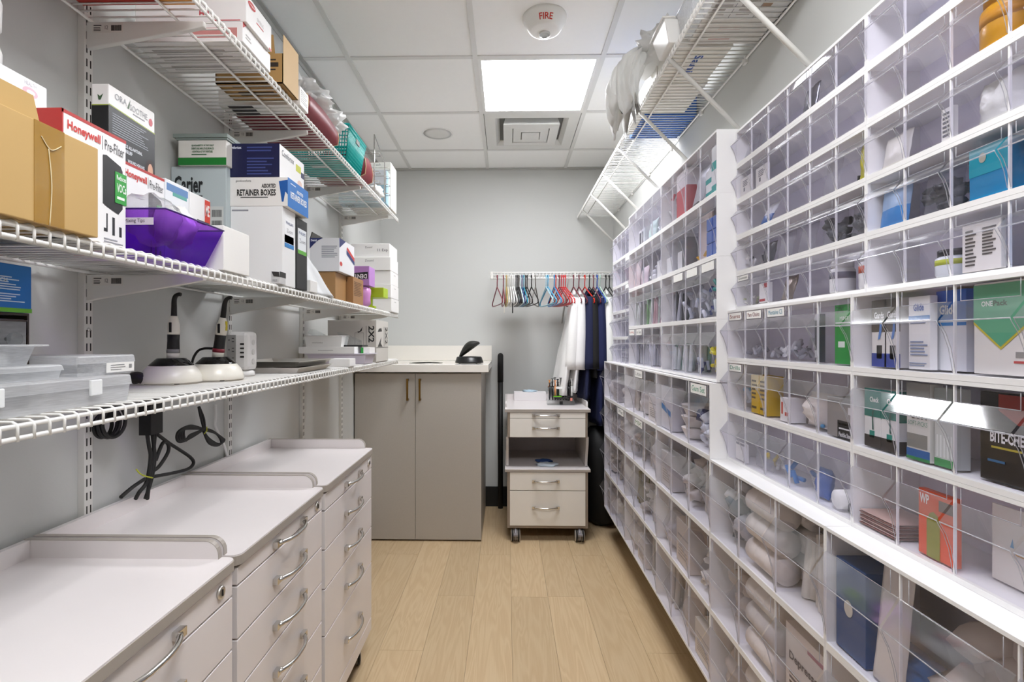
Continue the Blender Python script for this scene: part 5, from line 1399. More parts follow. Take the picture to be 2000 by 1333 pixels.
# ---------------- top shelf
carton('orange_red_box', 'dark red and orange printed carton nearest on the top shelf', 'box', -0.96, -0.70, 0.80, 1.165, ZU, 2.2, 'a93226', [pr('orange_print', 'd99a4e', [('rect', 'D', 0.72, 1.0, 0.0, 1.0)]), pr('print', 'e6e0da', [('rect', 'D', 0.2, 0.5, 0.1, 0.4)])])
yb0 = 1.31
carton('glove_box', 'white glove box with red corners, lower of two on the top shelf', 'box', -0.955, X_at(474, yb0), yb0, Y_at(522, X_at(474, yb0)) + 0.02, ZU, 2.114, 'e9e7e5', [pr('red_corner', 'b92b2b', [('poly', 'R', [(0, 1), (0, 0.7), (0.12, 1)], 0.0006)]), pr('print', 'c98a86', [('rect', 'N', 0.55, 0.95, 0.2, 0.7)]), pr('fine_print', 'b9b5b2', [('lines', 'R', 0.1, 0.3, 0.3, 0.6, 2)]), pr('fine_print', 'b8b4b2', [('lines', 'D', 0.1, 0.9, 0.1, 0.9, 8)])])
carton('glove_box', 'white glove box with a red oval logo, upper of two on the top shelf', 'box', -0.945, X_at(481, yb0), yb0, Y_at(530, X_at(481, yb0)), 2.1145, 2.186, 'ecebe9', [
    pr('red_logo', 'c22f30', [('poly', 'R', ell(0.2, 0.78, 0.14, 0.12), 0.0006), ('rect', 'R', 0.9, 1.0, 0.0, 0.08), ('rect', 'R', 0.38, 0.66, 0.38, 0.42)]), pr('lettering', 'f6eceb', [('text', 'R', 'Colgate', 0.1, 0.3, 0.74, 0.82, 0.02, 0.0012)]), pr('lettering', 'c5424a', [('btext', 'N', 'HIT', 0.58, 0.68, 0.2, 0.42), ('lines', 'N', 0.7, 0.95, 0.02, 0.08, 1)]), pr('lettering', 'b9b4b2', [('text', 'R', 'SMILE', 0.4, 0.66, 0.5, 0.62)])])
yo = 1.525
xo0, xo1 = -0.86, X_at(553, yo)
y2 = Y_at(582, xo1)
t = thing('open_carton', 'open kraft cardboard carton with raised flaps on the top shelf', 'cardboard box', ((xo0 + xo1) / 2, (yo + y2) / 2, ZU))
KR, KR2 = C('ad8751', 0.7), C('d3b384', 0.7)
b = B(); zt = 2.152
b.box(xo0, xo1, yo, yo + 0.003, ZU, zt).box(xo0, xo1, y2 - 0.003, y2, ZU, zt).box(xo0, xo0 + 0.003, yo, y2, ZU, zt).box(xo1 - 0.003, xo1, yo, y2, ZU, zt).box(xo0, xo1, yo, y2, ZU, ZU + 0.003)
part('body', b, KR, t)
part('front_panel', B().box(xo1, xo1 + 0.0015, yo, y2, ZU, zt + 0.055), KR2, t)
part('flap', B().prism([(xo0 + 0.11, zt), (xo1 - 0.025, zt), (xo1 - 0.03, zt + 0.055), (xo0 + 0.115, zt + 0.06)], (yo, yo + 0.003), 'y'), KR, t)
f = Face('N', xo0, xo1, yo, y2, ZU, zt)
q = B(); f.rect(q, 0.5, 0.93, 0.55, 0.70); f.lines(q, 0.62, 0.93, 0.74, 0.84, 1); f.lines(q, 0.65, 0.93, 0.42, 0.5, 1)
part('lettering', q, C('2b2118', 0.7), t)
f = Face('D', xo0, xo1, yo, y2, ZU, zt)
q = B(); f.lines(q, 0.2, 0.95, 0.1, 0.9, 5, 0.35)
part('base_print', q, C('4a371f', 0.7), t)
carton('white_small_carton', 'white carton with a black base print next to the open kraft carton', 'box', -0.93, -0.664, 1.665, 1.735, ZU, 2.125, 'efedea', [pr('base_print', '231f22', [('rect', 'D', 0.1, 0.4, 0.0, 1.0)]), pr('fine_print', 'aaa6a2', [('lines', 'R', 0.1, 0.9, 0.2, 0.9, 6)])])


def paper_bag(name, label, y0, y1, x0, x1, zt, seed, col='7a1f2a'):
    """Maroon paper bag lying on its side: arched, creased back over a flat foot."""
    t = thing(name, label, 'paper bag', ((x0 + x1) / 2, (y0 + y1) / 2, ZU))
    rs = []
    for i in range(14):
        u = i / 13; y = y0 + (y1 - y0) * u
        top = ZU + (zt - ZU) * (0.72 + 0.28 * math.sin(math.pi * (0.15 + 0.75 * u)) + 0.03 * noise.noise(Vector((u * 4, seed, 0))))
        ring = []
        for k in range(12):
            a = 2 * math.pi * k / 12
            px, pz = math.cos(a), math.sin(a)
            m_ = max(abs(px), abs(pz)) ** 0.8
            ring.append((x0 + (x1 - x0) * (0.5 + 0.5 * px / m_ * 0.98), y + 0.006 * noise.noise(Vector((k, u * 5, seed))), ZU + 0.0006 + (top - ZU) * (0.5 + 0.5 * pz / m_)))
        rs.append(ring)
    b = B().rings(rs)
    part('body', b, M('maroon_paper', col, 0.45, var=0.12, scale=10, bump=0.4, bscale=14), t)
    part('rim', B().tube([Vector(p) for p in rs[0]], 0.0022, 5, closed=True), C('d2b48a', 0.7), t)
    part('rim', B().tube([Vector(p) for p in rs[-1]], 0.0022, 5, closed=True), C('d2b48a', 0.7), t)
    return t


def tissue(label, c, r, seed, amp=0.9):
    b = B(); blob(b, c, r, amp, 2.6, seed, 4)
    return solo('tissue_paper', b, THINBAG, label, 'tissue paper')


paper_bag('maroon_bag', 'maroon paper bag stuffed with tissue beside the teal basket, nearer one', 1.745, 2.06, -0.95, -0.664, 2.172, 1)
tissue('white tissue paper spilling over the nearer maroon bag', (-0.76, 1.87, 2.19), (0.08, 0.11, 0.035), 2)
tissue('crumpled white bag between the maroon bag and the teal basket', (-0.74, 2.10, 2.19), (0.06, 0.055, 0.04), 9)
# teal basket with open lattice
TEAL = M('teal_plastic', '16aca6', 0.35)
tx0, tx1, ty0, ty1, tz = -0.93, -0.658, 2.165, 2.42, 2.208
t = thing('teal_basket', 'turquoise lattice plastic basket with a grip hole on the top shelf', 'basket', ((tx0 + tx1) / 2, (ty0 + ty1) / 2, ZU))
q = B(); r_ = 0.006
part('rim', B().tube([(tx0, ty0, tz), (tx1, ty0, tz), (tx1, ty1, tz), (tx0, ty1, tz)], 0.004, 6, closed=True), TEAL, t)
part('base', B().box(tx0 + 0.02, tx1 - 0.02, ty0 + 0.02, ty1 - 0.02, ZU, ZU + 0.004), TEAL, t)
part('base_sticker', B().box(-0.85, -0.78, 2.24, 2.27, ZU - 0.0006, ZU - 0.0001), C('b9c2c0', 0.5), t)
def basket_side(p, q_, n):   # lattice between foot corners and rim corners
    b = B(); (a0_, a1_), (b0_, b1_) = p, q_
    A0, A1, B0, B1 = Vector(a0_), Vector(a1_), Vector(b0_), Vector(b1_)
    for i in range(n + 1):
        u = i / n
        b.tube([A0.lerp(A1, u), B0.lerp(B1, u)], 0.0024, 4)
    for j in range(11):
        v = j / 10
        b.tube([A0.lerp(B0, v), A1.lerp(B1, v)], 0.0024 if j < 9 else 0.006, 4)
    return b
fo = [(tx0 + 0.02, ty0 + 0.02, ZU), (tx1 - 0.02, ty0 + 0.02, ZU), (tx1 - 0.02, ty1 - 0.02, ZU), (tx0 + 0.02, ty1 - 0.02, ZU)]
ri = [(tx0, ty0, tz), (tx1, ty0, tz), (tx1, ty1, tz), (tx0, ty1, tz)]
for i in range(4):
    j = (i + 1) % 4
    part('lattice_side', basket_side((fo[i], fo[j]), (ri[i], ri[j]), 22), TEAL, t)
part('grip', B().box(tx1 - 0.005, tx1 + 0.001, 2.27, 2.32, 2.17, 2.19), C('8b8783', 0.6), t)
paper_bag('maroon_bag', 'maroon paper bag between the teal basket and the chrome rack, farther one', 2.45, 2.58, -0.93, -0.662, 2.215, 5)
# chrome wire rack
t = thing('chrome_rack', 'chrome wire tray rack with short prongs standing at the shelf end', 'wire rack', (-0.74, 2.7, ZU))
q = B()
for (ya, za), (yb_, zb_) in (((2.62, 2.345), (2.84, 2.28)),):
    for x in (-0.668, -0.82):
        q.tube([(x, ya, ZU), (x, ya, za), (x, yb_, zb_), (x, yb_, ZU)], 0.003, 6)
part('frame', q, CHROME, t)
for i, z in enumerate((2.11, 2.16, 2.205, 2.25)):
    for y in (2.62, 2.84):
        part('prong', B().tube([(-0.82, y, z), (-0.668, y, z), (-0.645, y, z), (-0.645, y + 0.03, z - 0.004), (-0.668, y + 0.03, z - 0.004)], 0.0019, 5), CHROME, t)
carton('blue_carton', 'light blue and clear carton behind the chrome rack', 'box', -0.93, -0.665, 2.87, 2.955, ZU, 2.25, '9fc0cf', [pr('pale_panel', 'dfe4ea', [('rect', 'N', 0.3, 1, 0.55, 1), ('rect', 'R', 0.6, 1, 0, 1)]), pr('lettering', '2b3a3e', [('btext', 'D', 'PLANT', 0.1, 0.3, 0.3, 0.7)])])
carton('tall_white_carton', 'tall cream white carton at the very end of the top shelf', 'box', -0.90, -0.662, 2.965, 3.12, ZU, 2.325, 'e9e6dd')
b = B(); blob(b, (-0.70, 2.78, ZU + 0.035), (0.035, 0.05, 0.034), 0.4, 2.6, 21, 3, 0.95)
solo('poly_bag', b, M('bag_white', 'e4e4e0', 0.3, bump=0.8, bscale=60), 'small white plastic bag inside the chrome rack', 'bag')
b = B().frustum((-0.88, -0.74, 2.63, 2.80), (-0.90, -0.73, 2.615, 2.815), ZU, ZU + 0.05)
solo('clear_tray', b, ACRYL, 'clear plastic tray lying under the chrome rack', 'tray')

# ---------------- lowest shelf
xd = -0.80
yd = Y_at(57, xd)
t = thing('drawer_box', 'brown-framed clear drawer box with crystal knobs under the bright blue carton', 'drawer box', (-0.88, 0.72, ZL))
z2 = Z_at(613, xd, yd)
q = B(); y9 = 0.55
q.box(-0.97, xd, y9, yd, z2 - 0.004, z2).box(-0.97, xd, y9, yd, ZL, ZL + 0.004).box(-0.97, xd, yd - 0.004, yd, ZL + 0.004, z2 - 0.004).box(-0.97, xd, y9, y9 + 0.004, ZL + 0.004, z2 - 0.004).box(-0.97, -0.966, y9 + 0.004, yd - 0.004, ZL + 0.004, z2 - 0.004)
part('case', q, C('3a2d24', 0.4), t)
for zz in (ZL + 0.0055, ZL + 0.0055 + (z2 - ZL - 0.012) / 2):
    hz = (z2 - ZL - 0.014) / 2
    d = part('drawer', B().box(-0.96, xd + 0.002, y9 + 0.006, yd - 0.006, zz, zz + hz - 0.003), FROST, t, bevel=0.003)
    part('drawer_edge', B().tube([(xd + 0.003, y9 + 0.008, zz + 0.002), (xd + 0.003, yd - 0.007, zz + 0.002), (xd + 0.003, yd - 0.007, zz + hz - 0.005), (xd + 0.003, y9 + 0.008, zz + hz - 0.005)], 0.0016, 5, closed=True), C('4a3a2e', 0.4), d)
    part('knob', B().lathe([(0.003, 0), (0.003, 0.006), (0.010, 0.010), (0.011, 0.018), (0.006, 0.023), (0.0001, 0.023)], (xd + 0.002, Y_at(9, xd), zz + hz / 2), 12, 'x', False), ACRYL, d)
zb0 = z2 + 0.0006; yb9 = Y_at(62, xd + 0.003); zb1 = Z_at(522, xd, yb9)
carton('blue_carton', 'bright blue carton with a green foot stripe on the brown-framed drawer box', 'box', -0.96, xd + 0.003, y9, yb9, zb0, zb1, '1272c2', [
    pr('green_stripe', '6cb82c', [('rect', 'R', 0.82, 1, 0.0, 0.09)]), pr('navy_stripe', '16307a', [('rect', 'R', 0.0, 0.82, 0.0, 0.09)]), pr('lettering', 'cfe3f4', [('lines', 'R', 0.70, 0.95, 0.45, 0.75, 6), ('lines', 'R', 0.70, 0.97, 0.2, 0.4, 4), ('btext', 'R', 'NCM', 0.80, 0.86, 0.62, 0.70)])])


def clear_box(label, x0, x1, y0, y1, z0, z1, latches=(), lab=False, lid_h=0.35):
    t = thing('clear_storage_box', label, 'storage box', ((x0 + x1) / 2, (y0 + y1) / 2, z0), group='clear storage boxes on the lowest shelf')
    zl = z1 - (z1 - z0) * lid_h
    part('tray', B().frustum((x0 + 0.006, x1 - 0.006, y0 + 0.006, y1 - 0.006), (x0 + 0.003, x1 - 0.003, y0 + 0.003, y1 - 0.003), z0, zl, lid=False), FROST, t)
    part('lid', B().frustum((x0, x1, y0, y1), (x0 + 0.002, x1 - 0.002, y0 + 0.002, y1 - 0.002), zl - 0.001, z1, floor=False), FROST, t, bevel=0.0025)
    for yl in latches:
        part('latch', B().box(x1 - 0.002, x1 + 0.0035, yl - 0.012, yl + 0.012, zl - 0.014, z1 - 0.004), M('latch_white', 'eef0f0', 0.35), t, bevel=0.0015)
    if lab:
        f = Face('R', x0, x1, y0, y1, z0, z1)
        p_ = part('paper_label', f.rect(B(), 0.45, 0.95, 0.12, 0.62, 0.001), C('efeeea', 0.6), t)
        q = B(); f.lines(q, 0.52, 0.8, 0.2, 0.55, 3, 0.3, 0.0015); f.rect(q, 0.85, 0.9, 0.3, 0.5, 0.0015)
        part('fine_print', q, C('8c8c8c', 0.6), t)
    return t


clear_box('long frosted storage box with two white latches, lowest on the shelf', -0.90, -0.70, 0.50, Y_at(259, -0.70), ZL, 1.2425, (0.70, 0.875))
clear_box('clear storage box with a paper label on the long frosted box', -0.93, -0.722, 0.865, Y_at(266, -0.722), 1.243, 1.2785, (), True)
clear_box('flat frosted storage box under the open tub', -0.92, -0.72, 0.50, Y_at(127, -0.72), 1.243, 1.2665, ())
b = B().box(-0.90, -0.76, 0.90, 0.99, 1.2450, 1.262)
q = B()
for i in range(9):
    blob(q, (-0.86 + 0.013 * i, 0.90 + 0.008 * (i % 3), 1.2535), (0.009, 0.02, 0.007), 0.3, 3, i, 2)
solo('dark_burs', q, C('3b3d44', 0.5), 'dark small parts inside the labelled clear storage box', 'dental supplies', kind='stuff')
t = thing('open_tub', 'frosted open tub with a flared rim on the flat frosted box', 'tub', (-0.8, 0.71, 1.267))
part('shell', B().frustum((-0.86, -0.742, 0.62, 0.792), (-0.868, -0.736, 0.61, 0.80), 1.267, 1.296, lid=False), FROST, t)
part('rim', B().box(-0.885, -0.725, 0.60, 0.814, 1.296, 1.299), FROST, t, bevel=0.001)
part('folded_insert', B().box(-0.85, -0.75, 0.63, 0.77, 1.2690, 1.285), C('e6e6e4', 0.6), t)


def curing_light(label, x, y, lean, r=0.0717, dark_band=False):
    """Cordless curing light standing in its charging dome. lean: sideways tilt of the handpiece (x per metre)."""
    t = thing('curing_light', label, 'curing light', (x, y, ZL), group='curing lights in charging bases')
    CR = M('cream_plastic', 'eeeadf', 0.3)
    part('base_dome', B().lathe([(r * 0.98, 0.003), (r, 0.006), (r * 0.97, 0.018), (r * 0.86, 0.034), (r * 0.72, 0.046)], (x, y, ZL), 40), CR, t)
    part('base_top', B().lathe([(r * 0.72, 0.046), (r * 0.70, 0.048), (r * 0.47, 0.064), (r * 0.44, 0.065), (0.0001, 0.065)], (x, y, ZL), 40), M('gloss_black', '0a0a0a', 0.06), t)
    for a in (0.8, 2.3, 3.9, 5.5):
        part('foot', B().lathe([(0.006, 0), (0.006, 0.0045)], (x + r * 0.75 * math.cos(a), y + r * 0.75 * math.sin(a), ZL), 10), RUBBER, t)
    def P(h, off=0.0): return Vector((x + 0.004 + lean * h + off, y, ZL + 0.06 + h))
    part('handle_foot', B().tube([P(0.0), P(0.012), P(0.022)], [0.0142, 0.0142, 0.0150], 18), CR, t)
    part('grip', B().tube([P(0.022), P(0.03), P(0.05), P(0.066)], [0.0150, 0.0144, 0.0138, 0.0142], 18), M('black_grip', '151414', 0.5), t)
    part('button_ring', B().tube([P(0.018), P(0.024), P(0.028)], [0.0154, 0.0155, 0.0149], 18), C('8d8d8e' if not dark_band else '8a2a3a', 0.4), t)
    part('handpiece', B().tube([P(0.066), P(0.075), P(0.092), P(0.108), P(0.114)], [0.0142, 0.0146, 0.0135, 0.0100, 0.0082], 18), CR, t)
    part('display_window', B().box(*(lambda c: (c.x - 0.0035, c.x + 0.0035, c.y - 0.0150, c.y - 0.0128, c.z - 0.013, c.z + 0.013))(P(0.084))), M('gloss_black', '0a0a0a', 0.06), t, bevel=0.001)
    s = 1
    part('light_guide', B().tube(spline([P(0.114), P(0.135), P(0.155), P(0.166, 0.004), P(0.170, 0.012), P(0.169, 0.017)], 5), [0.0072 - 0.0022 * min(1, i / 18) for i in range(26)], 12), RUBBER, t)
    if dark_band:
        part('warning_strip', B().box(*(lambda c: (c.x + 0.0120, c.x + 0.0146, c.y - 0.004, c.y + 0.003, c.z - 0.012, c.z + 0.014))(P(0.09))), C('d6c21c', 0.4), t)
    return t


x_, y_ = X_at(335, 1.335), 1.335
curing_light('cordless curing light in a cream and black charging base, front one', x_, y_, 0.02)
x2, y2_ = X_at(422, 1.44), 1.44
curing_light('curing light leaning in its charging base beside the power tower', x2, y2_, 0.135, dark_band=True)
b = B().tube(spline([(x2 - 0.006, y2_ + 0.0, ZL + 0.088), (x2 - 0.035, y2_ + 0.0, ZL + 0.088), (x2 - 0.06, y2_ + 0.01, ZL + 0.078), (x2 - 0.085, y2_ + 0.03, ZL + 0.05), (x2 - 0.10, y2_ + 0.06, ZL + 0.01), (x2 - 0.10, y2_ + 0.09, ZL + 0.004)], 6), 0.0034, 8)
solo('charging_cable', b, RUBBER, 'black cord plugged into the leaning curing light', 'cord')
t = thing('power_plug', 'black moulded plug lying beside the front curing light', 'plug', (X_at(270, 1.28), 1.28, ZL))
xq = X_at(270, 1.28)
part('plug_body', B().tube(spline([(xq - 0.012, 1.28, ZL + 0.016), (xq, 1.28, ZL + 0.018), (xq + 0.018, 1.28, ZL + 0.010), (xq + 0.03, 1.29, ZL + 0.005)], 4), [0.0155, 0.0155, 0.0155, 0.0155, 0.015, 0.014, 0.012, 0.010, 0.007, 0.006, 0.005, 0.0045, 0.004], 10), RUBBER, t)

# power tower
xp, yp = X_at(474, 1.62), 1.62
t = thing('power_tower', 'grey and white power outlet tower with USB ports on the lowest shelf', 'power strip', (xp, yp, ZL))
part('foot', B().lathe([(0.034, 0), (0.036, 0.004), (0.034, 0.014), (0.026, 0.018)], (xp, yp, ZL), 28), C('e8e7e5', 0.35), t)
part('tower', B().box(xp - 0.033, xp + 0.033, yp - 0.033, yp + 0.033, ZL + 0.018, ZL + 0.138), C('dcdad8', 0.35), t, bevel=0.012)
for sx in (-1,):
    pl = part('outlet_plate', B().box(xp - 0.0325, xp - 0.004, yp - 0.0345, yp - 0.033, ZL + 0.032, ZL + 0.128), C('8f8d8b', 0.4), t, bevel=0.001)
    q = B()
    for zz in (0.05, 0.08, 0.11):
        q.box(xp - 0.026, xp - 0.023, yp - 0.0351, yp - 0.0345, ZL + zz, ZL + zz + 0.004)
        for k in (-0.004, 0.006): q.box(xp - 0.016, xp - 0.009, yp - 0.0351, yp - 0.0345, ZL + zz + k, ZL + zz + k + 0.0022)
    part('outlet_slots', q, C('1c1a18', 0.6), pl)
for i in range(4):
    part('usb_port', B().box(xp + 0.009, xp + 0.021, yp - 0.0338, yp - 0.0325, ZL + 0.058 + 0.013 * i, ZL + 0.063 + 0.013 * i), C('1c1a18', 0.5), t)
for i in range(3):
    part('side_socket', B().lathe([(0.009, 0), (0.009, 0.0012), (0.007, 0.0014), (0.0001, 0.0014)], (xp + 0.033, yp, ZL + 0.045 + 0.03 * i), 16, 'x'), C('c9c7c5', 0.4), t)

# metal trays
def tray(label, x0, x1, y0, y1, z, tilt=0.0):
    t = thing('metal_tray', label, 'tray', ((x0 + x1) / 2, (y0 + y1) / 2, z), group='stainless trays')
    h = 0.017
    b = B(); ins = 0.016
    o_ = [(x0, y0), (x1, y0), (x1, y1), (x0, y1)]
    def ring(d, zz): return [(x0 + d, y0 + d, zz), (x1 - d, y0 + d, zz), (x1 - d, y1 - d, zz), (x0 + d, y1 - d, zz)]
    b.rings([ring(ins + 0.002, z + 0.0005), ring(0.0, z + h), ring(-0.006, z + h + 0.0005), ring(-0.006, z + h + 0.0016), ring(0.001, z + h + 0.002), ring(ins + 0.003, z + 0.002)], True, True, False)
    o = part('pan', b, STEEL, t, bevel=0.002)
    t.rotation_euler = (tilt, 0, 0)
    return t
tray('stainless tray, lower of two stacked beside the power tower', -0.935, -0.695, 1.735, 2.06, ZL + 0.0003)
tray('stainless tray, upper of two stacked beside the power tower', -0.94, -0.70, 1.745, 2.07, ZL + 0.0203)
carton('tiny_carton', 'tiny white carton beside the stainless trays at the shelf edge', 'box', -0.755, X_at(683, 2.2), 2.2, 2.285, ZL, 1.228, 'efeeec')
t = thing('lavender_tray', 'pale lavender plastic tray under the flat white cartons', 'tray', (-0.8, 2.52, ZL))
part('shell', B().frustum((-0.93, -0.672, 2.45, 2.60), (-0.94, -0.662, 2.44, 2.61), ZL, 1.241, lid=False), C('cfc8d6', 0.4), t)
part('rim', B().box(-0.95, -0.652, 2.432, 2.618, 1.241, 1.244), C('d5cfdb', 0.4), t)
carton('flat_carton', 'flat white carton lying on the lavender tray', 'box', X_at(583, 2.43), X_at(692, 2.43), 2.43, 2.56, 1.2445, 1.276, 'f0efed', [pr('fine_print', 'a8a6a4', [('lines', 'N', 0.35, 0.62, 0.4, 0.6, 1, 0.4, 0.0008, 0.0)])])
t = thing('white_tub', 'white rectangular tub holding a clear lid, on the flat white carton', 'tub', (-0.86, 2.49, 1.2765))
xa, xb = X_at(594, 2.44), X_at(668, 2.44)
part('shell', B().frustum((xa + 0.008, xb - 0.008, 2.448, 2.54), (xa, xb, 2.44, 2.55), 1.2765, 1.327, lid=False), C('f1f0ee', 0.4), t)
part('rim', B().tube([(xa, 2.44, 1.327), (xb, 2.44, 1.327), (xb, 2.55, 1.327), (xa, 2.55, 1.327)], 0.0025, 6, closed=True), C('f1f0ee', 0.4), t)
part('lettering', Face('N', xa, xb, 2.441, 2.5, 1.2765, 1.327).text(B(), 'WHITESMILE', 0.22, 0.5, 0.32, 0.42, 0, 0.006), C('5c5a58', 0.5), t)
b = B().box(-0.06, 0.06, -0.035, 0.035, 0, 0.022).xf(Matrix.Translation((xa + 0.062, 2.495, 1.313)) @ Matrix.Rotation(math.radians(28), 4, 'Y'))
b.xf(Matrix.Translation((0, 0, 0.0)))
solo('acrylic_cover', b, ACRYL, 'clear acrylic lid leaning in the white tub', 'lid')
carton('black_tablet', 'thin black tablet lying on the flat white carton', 'tablet', X_at(672, 2.5), X_at(708, 2.5), 2.49, 2.6, 1.2765, 1.284, '151515')
t = thing('acrylic_wedge', 'clear acrylic wedge holder on the black tablet', 'holder', (-0.75, 2.54, 1.2845))
part('wedge', B().prism([(X_at(672, 2.5), 1.2845), (X_at(697, 2.5), 1.2845), (X_at(697, 2.5), 1.305), (X_at(661, 2.5), 1.345), (X_at(658, 2.5), 1.344)], (2.50, 2.585), 'y'), ACRYL, t)
carton('green_white_pack', 'white pack with a bright green end next to the flat white carton', 'pack', X_at(705, 2.5), -0.660, 2.5, 2.6, 1.2445, 1.272, 'f0eeea', [pr('green_end', '1d9a35', [('rect', 'N', 0.0, 0.28, 0.0, 1.0)])])
xg = -0.668
carton('gauze_carton', 'white carton lettered 2X2 at the far end of the lowest shelf', 'box', X_at(640, 2.66), xg, 2.66, Y_at(758, xg), ZL, 1.411, 'cdc9c1', [
    pr('lettering', '1b1a19', [('text', 'N', '2X2', 0.84, 0.96, 0.47, 0.86, 0.025, 0.0009, -90), ('text', 'R', '2X2', 0.72, 0.93, 0.42, 0.86, 0.02, 0.0009, -90), ('rect', 'N', 0.79, 0.797, 0.4, 0.86), ('text', 'N', '4IN SIZE', 0.82, 0.97, 0.24, 0.32, 0.01), ('rect', 'R', 0.0, 1.0, 0.335, 0.345), ('rect', 'R', 0.62, 0.64, 0.36, 0.86)]),
    pr('hand_print', '2b2926', [('poly', 'N', [(0.6, 0.72), (0.66, 0.74), (0.72, 0.84), (0.7, 0.74), (0.64, 0.7)], 0.0006), ('poly', 'R', [(0.1, 0.36), (0.4, 0.6), (0.35, 0.45), (0.5, 0.36)], 0.0006), ('poly', 'R', [(0.1, 0.72), (0.45, 0.74), (0.4, 0.82), (0.2, 0.8)], 0.0006)]),
    pr('drawing_outline', '4a4844', [('rect', 'N', 0.56, 0.565, 0.4, 0.7), ('rect', 'N', 0.56, 0.74, 0.695, 0.7), ('rect', 'N', 0.735, 0.74, 0.4, 0.7)])])

# ---------------- cords hanging under the lowest shelf
def cord(name, label, paths, r=0.0042, mat=None, extra=()):
    ps = [Vector(p) for q in paths for p in q]
    t = thing(name, label, 'cord', tuple(sum((p for p in ps), Vector()) / len(ps)))
    for q in paths:
        part('strand', B().tube(spline(q, 6), r, 8), mat or RUBBER, t)
    for n, b, m in extra: part(n, b, m, t)
    return t
def W(px, py, X=-0.955):
    Y = Y_at(px, X); return Vector((X, Y, Z_at(py, X, Y)))
c0 = W(211, 832)
loops = []
for k in range(4):
    R = 0.028 + 0.003 * k
    loops.append([c0 + Vector((0.008 * k - 0.012, R * math.cos(a / 14 * 6.283) + 0.004 * (k % 2), R * math.sin(a / 14 * 6.283) + 0.003 * k)) for a in range(15)])
cord('coiled_cable', 'black cable coiled in a ring under the lowest shelf', loops, extra=[('tie', B().box(c0.x - 0.02, c0.x + 0.02, c0.y - 0.006, c0.y + 0.006, c0.z + 0.012, Z_LOW - 0.012), RUBBER)])
pl = W(295, 815)
ex = [('plug_block', B().box(pl.x - 0.016, pl.x + 0.016, pl.y - 0.024, pl.y + 0.024, W(295, 848).z, Z_LOW - 0.012), RUBBER)]
cord('cable_bundle', 'bundle of black cords hanging from the plug block, tied with a yellow twist', [
    [W(287, 845), W(291, 872), W(294, 890), W(291, 920), W(285, 945), W(272, 962), W(265, 975, -0.965)],
    [W(303, 845), W(300, 880), W(298, 905), W(293, 930), W(290, 955), W(288, 975, -0.965)],
    [W(298, 848), W(302, 890), W(300, 915), W(295, 940), W(284, 975, -0.965)],
    [W(306, 848), W(330, 866), W(352, 880), W(372, 894), W(378, 905), W(368, 916), W(340, 924), W(297, 932)],
    [W(304, 900), W(318, 866), W(328, 868), W(328, 884), W(312, 910), W(299, 921)],
    [W(283, 936), W(262, 950), W(246, 963), W(236, 972)]], 0.0048,
    extra=ex + [('twist_tie', B().tube(spline([W(266, 917, -0.95), W(274, 926, -0.945), W(285, 931, -0.943), W(298, 934, -0.945)], 5), 0.0018, 6), C('b9bd2a', 0.5))])
k0 = W(398, 838)
lp = []
for k in range(4):
    lp.append([W(396, 838), W(372 - 2 * k, 832 + 2 * k), W(350 + 3 * k, 842), W(345 + 5 * k, 856), W(352 + 4 * k, 864 - k), W(372, 856 - 2 * k), W(397, 840)])
for k in range(4):
    lp.append([W(397, 840), W(410 + 3 * k, 840 + 2 * k), W(425 + 3 * k, 850 + 2 * k), W(432 + 2 * k, 864 - k), W(424 + k, 871 - k), W(408, 866 - 3 * k), W(397, 842)])
lp.append([W(388, 795), W(392, 815), W(398, 838)]); lp.append([W(389, 795), W(398, 818), W(400, 838)])
cord('bundled_cable', 'black cable folded in a bow and hung under the lowest shelf', lp, 0.0036, extra=[('twist_tie', B().tube([W(404, 834, -0.948), W(404, 842, -0.946), W(399, 848, -0.946)], 0.0016, 6), C('b9bd2a', 0.5))])
cord('white_cable', 'white cable running down the wall by the second upright rail', [[W(421, 790, -0.985), W(421, 815, -0.985), W(420, 832, -0.985), W(428, 850, -0.985), W(438, 872, -0.985), W(444, 892, -0.985)]], 0.0045, C('e2e1de', 0.4))

# ================================================================== HANGING RAIL, HANGERS AND COATS
YR, ZR = 3.80, 1.805
xr0 = X_at(957, YR)
t = thing('hanging_shelf', 'white wire shelf with a hanging lip on the far wall', 'shelf', ((xr0 + XR) / 2, YR, ZR))
lip = 0.046
me = mesh_of('deck_wire', B().tube([(0, YB - 0.006 - YR, 0), (0, 0.004, 0), (0, 0, -0.005), (0, 0, -lip)], 0.002, 6), WHITE_WIRE)
x = xr0 + 0.004
while x < XR - 0.004:
    share('deck_wire', me, t, (x - t.location.x, 0, 0)); x += 0.0254
for y, z in ((YR, ZR - 0.004), (YR, ZR - lip), (YR + 0.15, ZR - 0.004), (YB - 0.008, ZR - 0.004)):
    part('rod', B().tube([(xr0, y, z), (XR - 0.003, y, z)], 0.0042, 8), WHITE_WIRE, t)
for px in (961, 1041, 1123):
    xx = X_at(px, YR)
    part('lip_clamp', B().box(xx - 0.006, xx + 0.006, YR - 0.008, YR - 0.0045, ZR - lip - 0.004, ZR + 0.004), WHITE_STEEL, t)
for px in (1111,):
    xx = X_at(px, YR + 0.02)
    part('brace', B().tube([(xx, YR + 0.012, ZR - 0.03), (xx - 0.02, YB - 0.008, ZR - 0.36)], 0.007, 8), C('c9c7c2', 0.45), t)


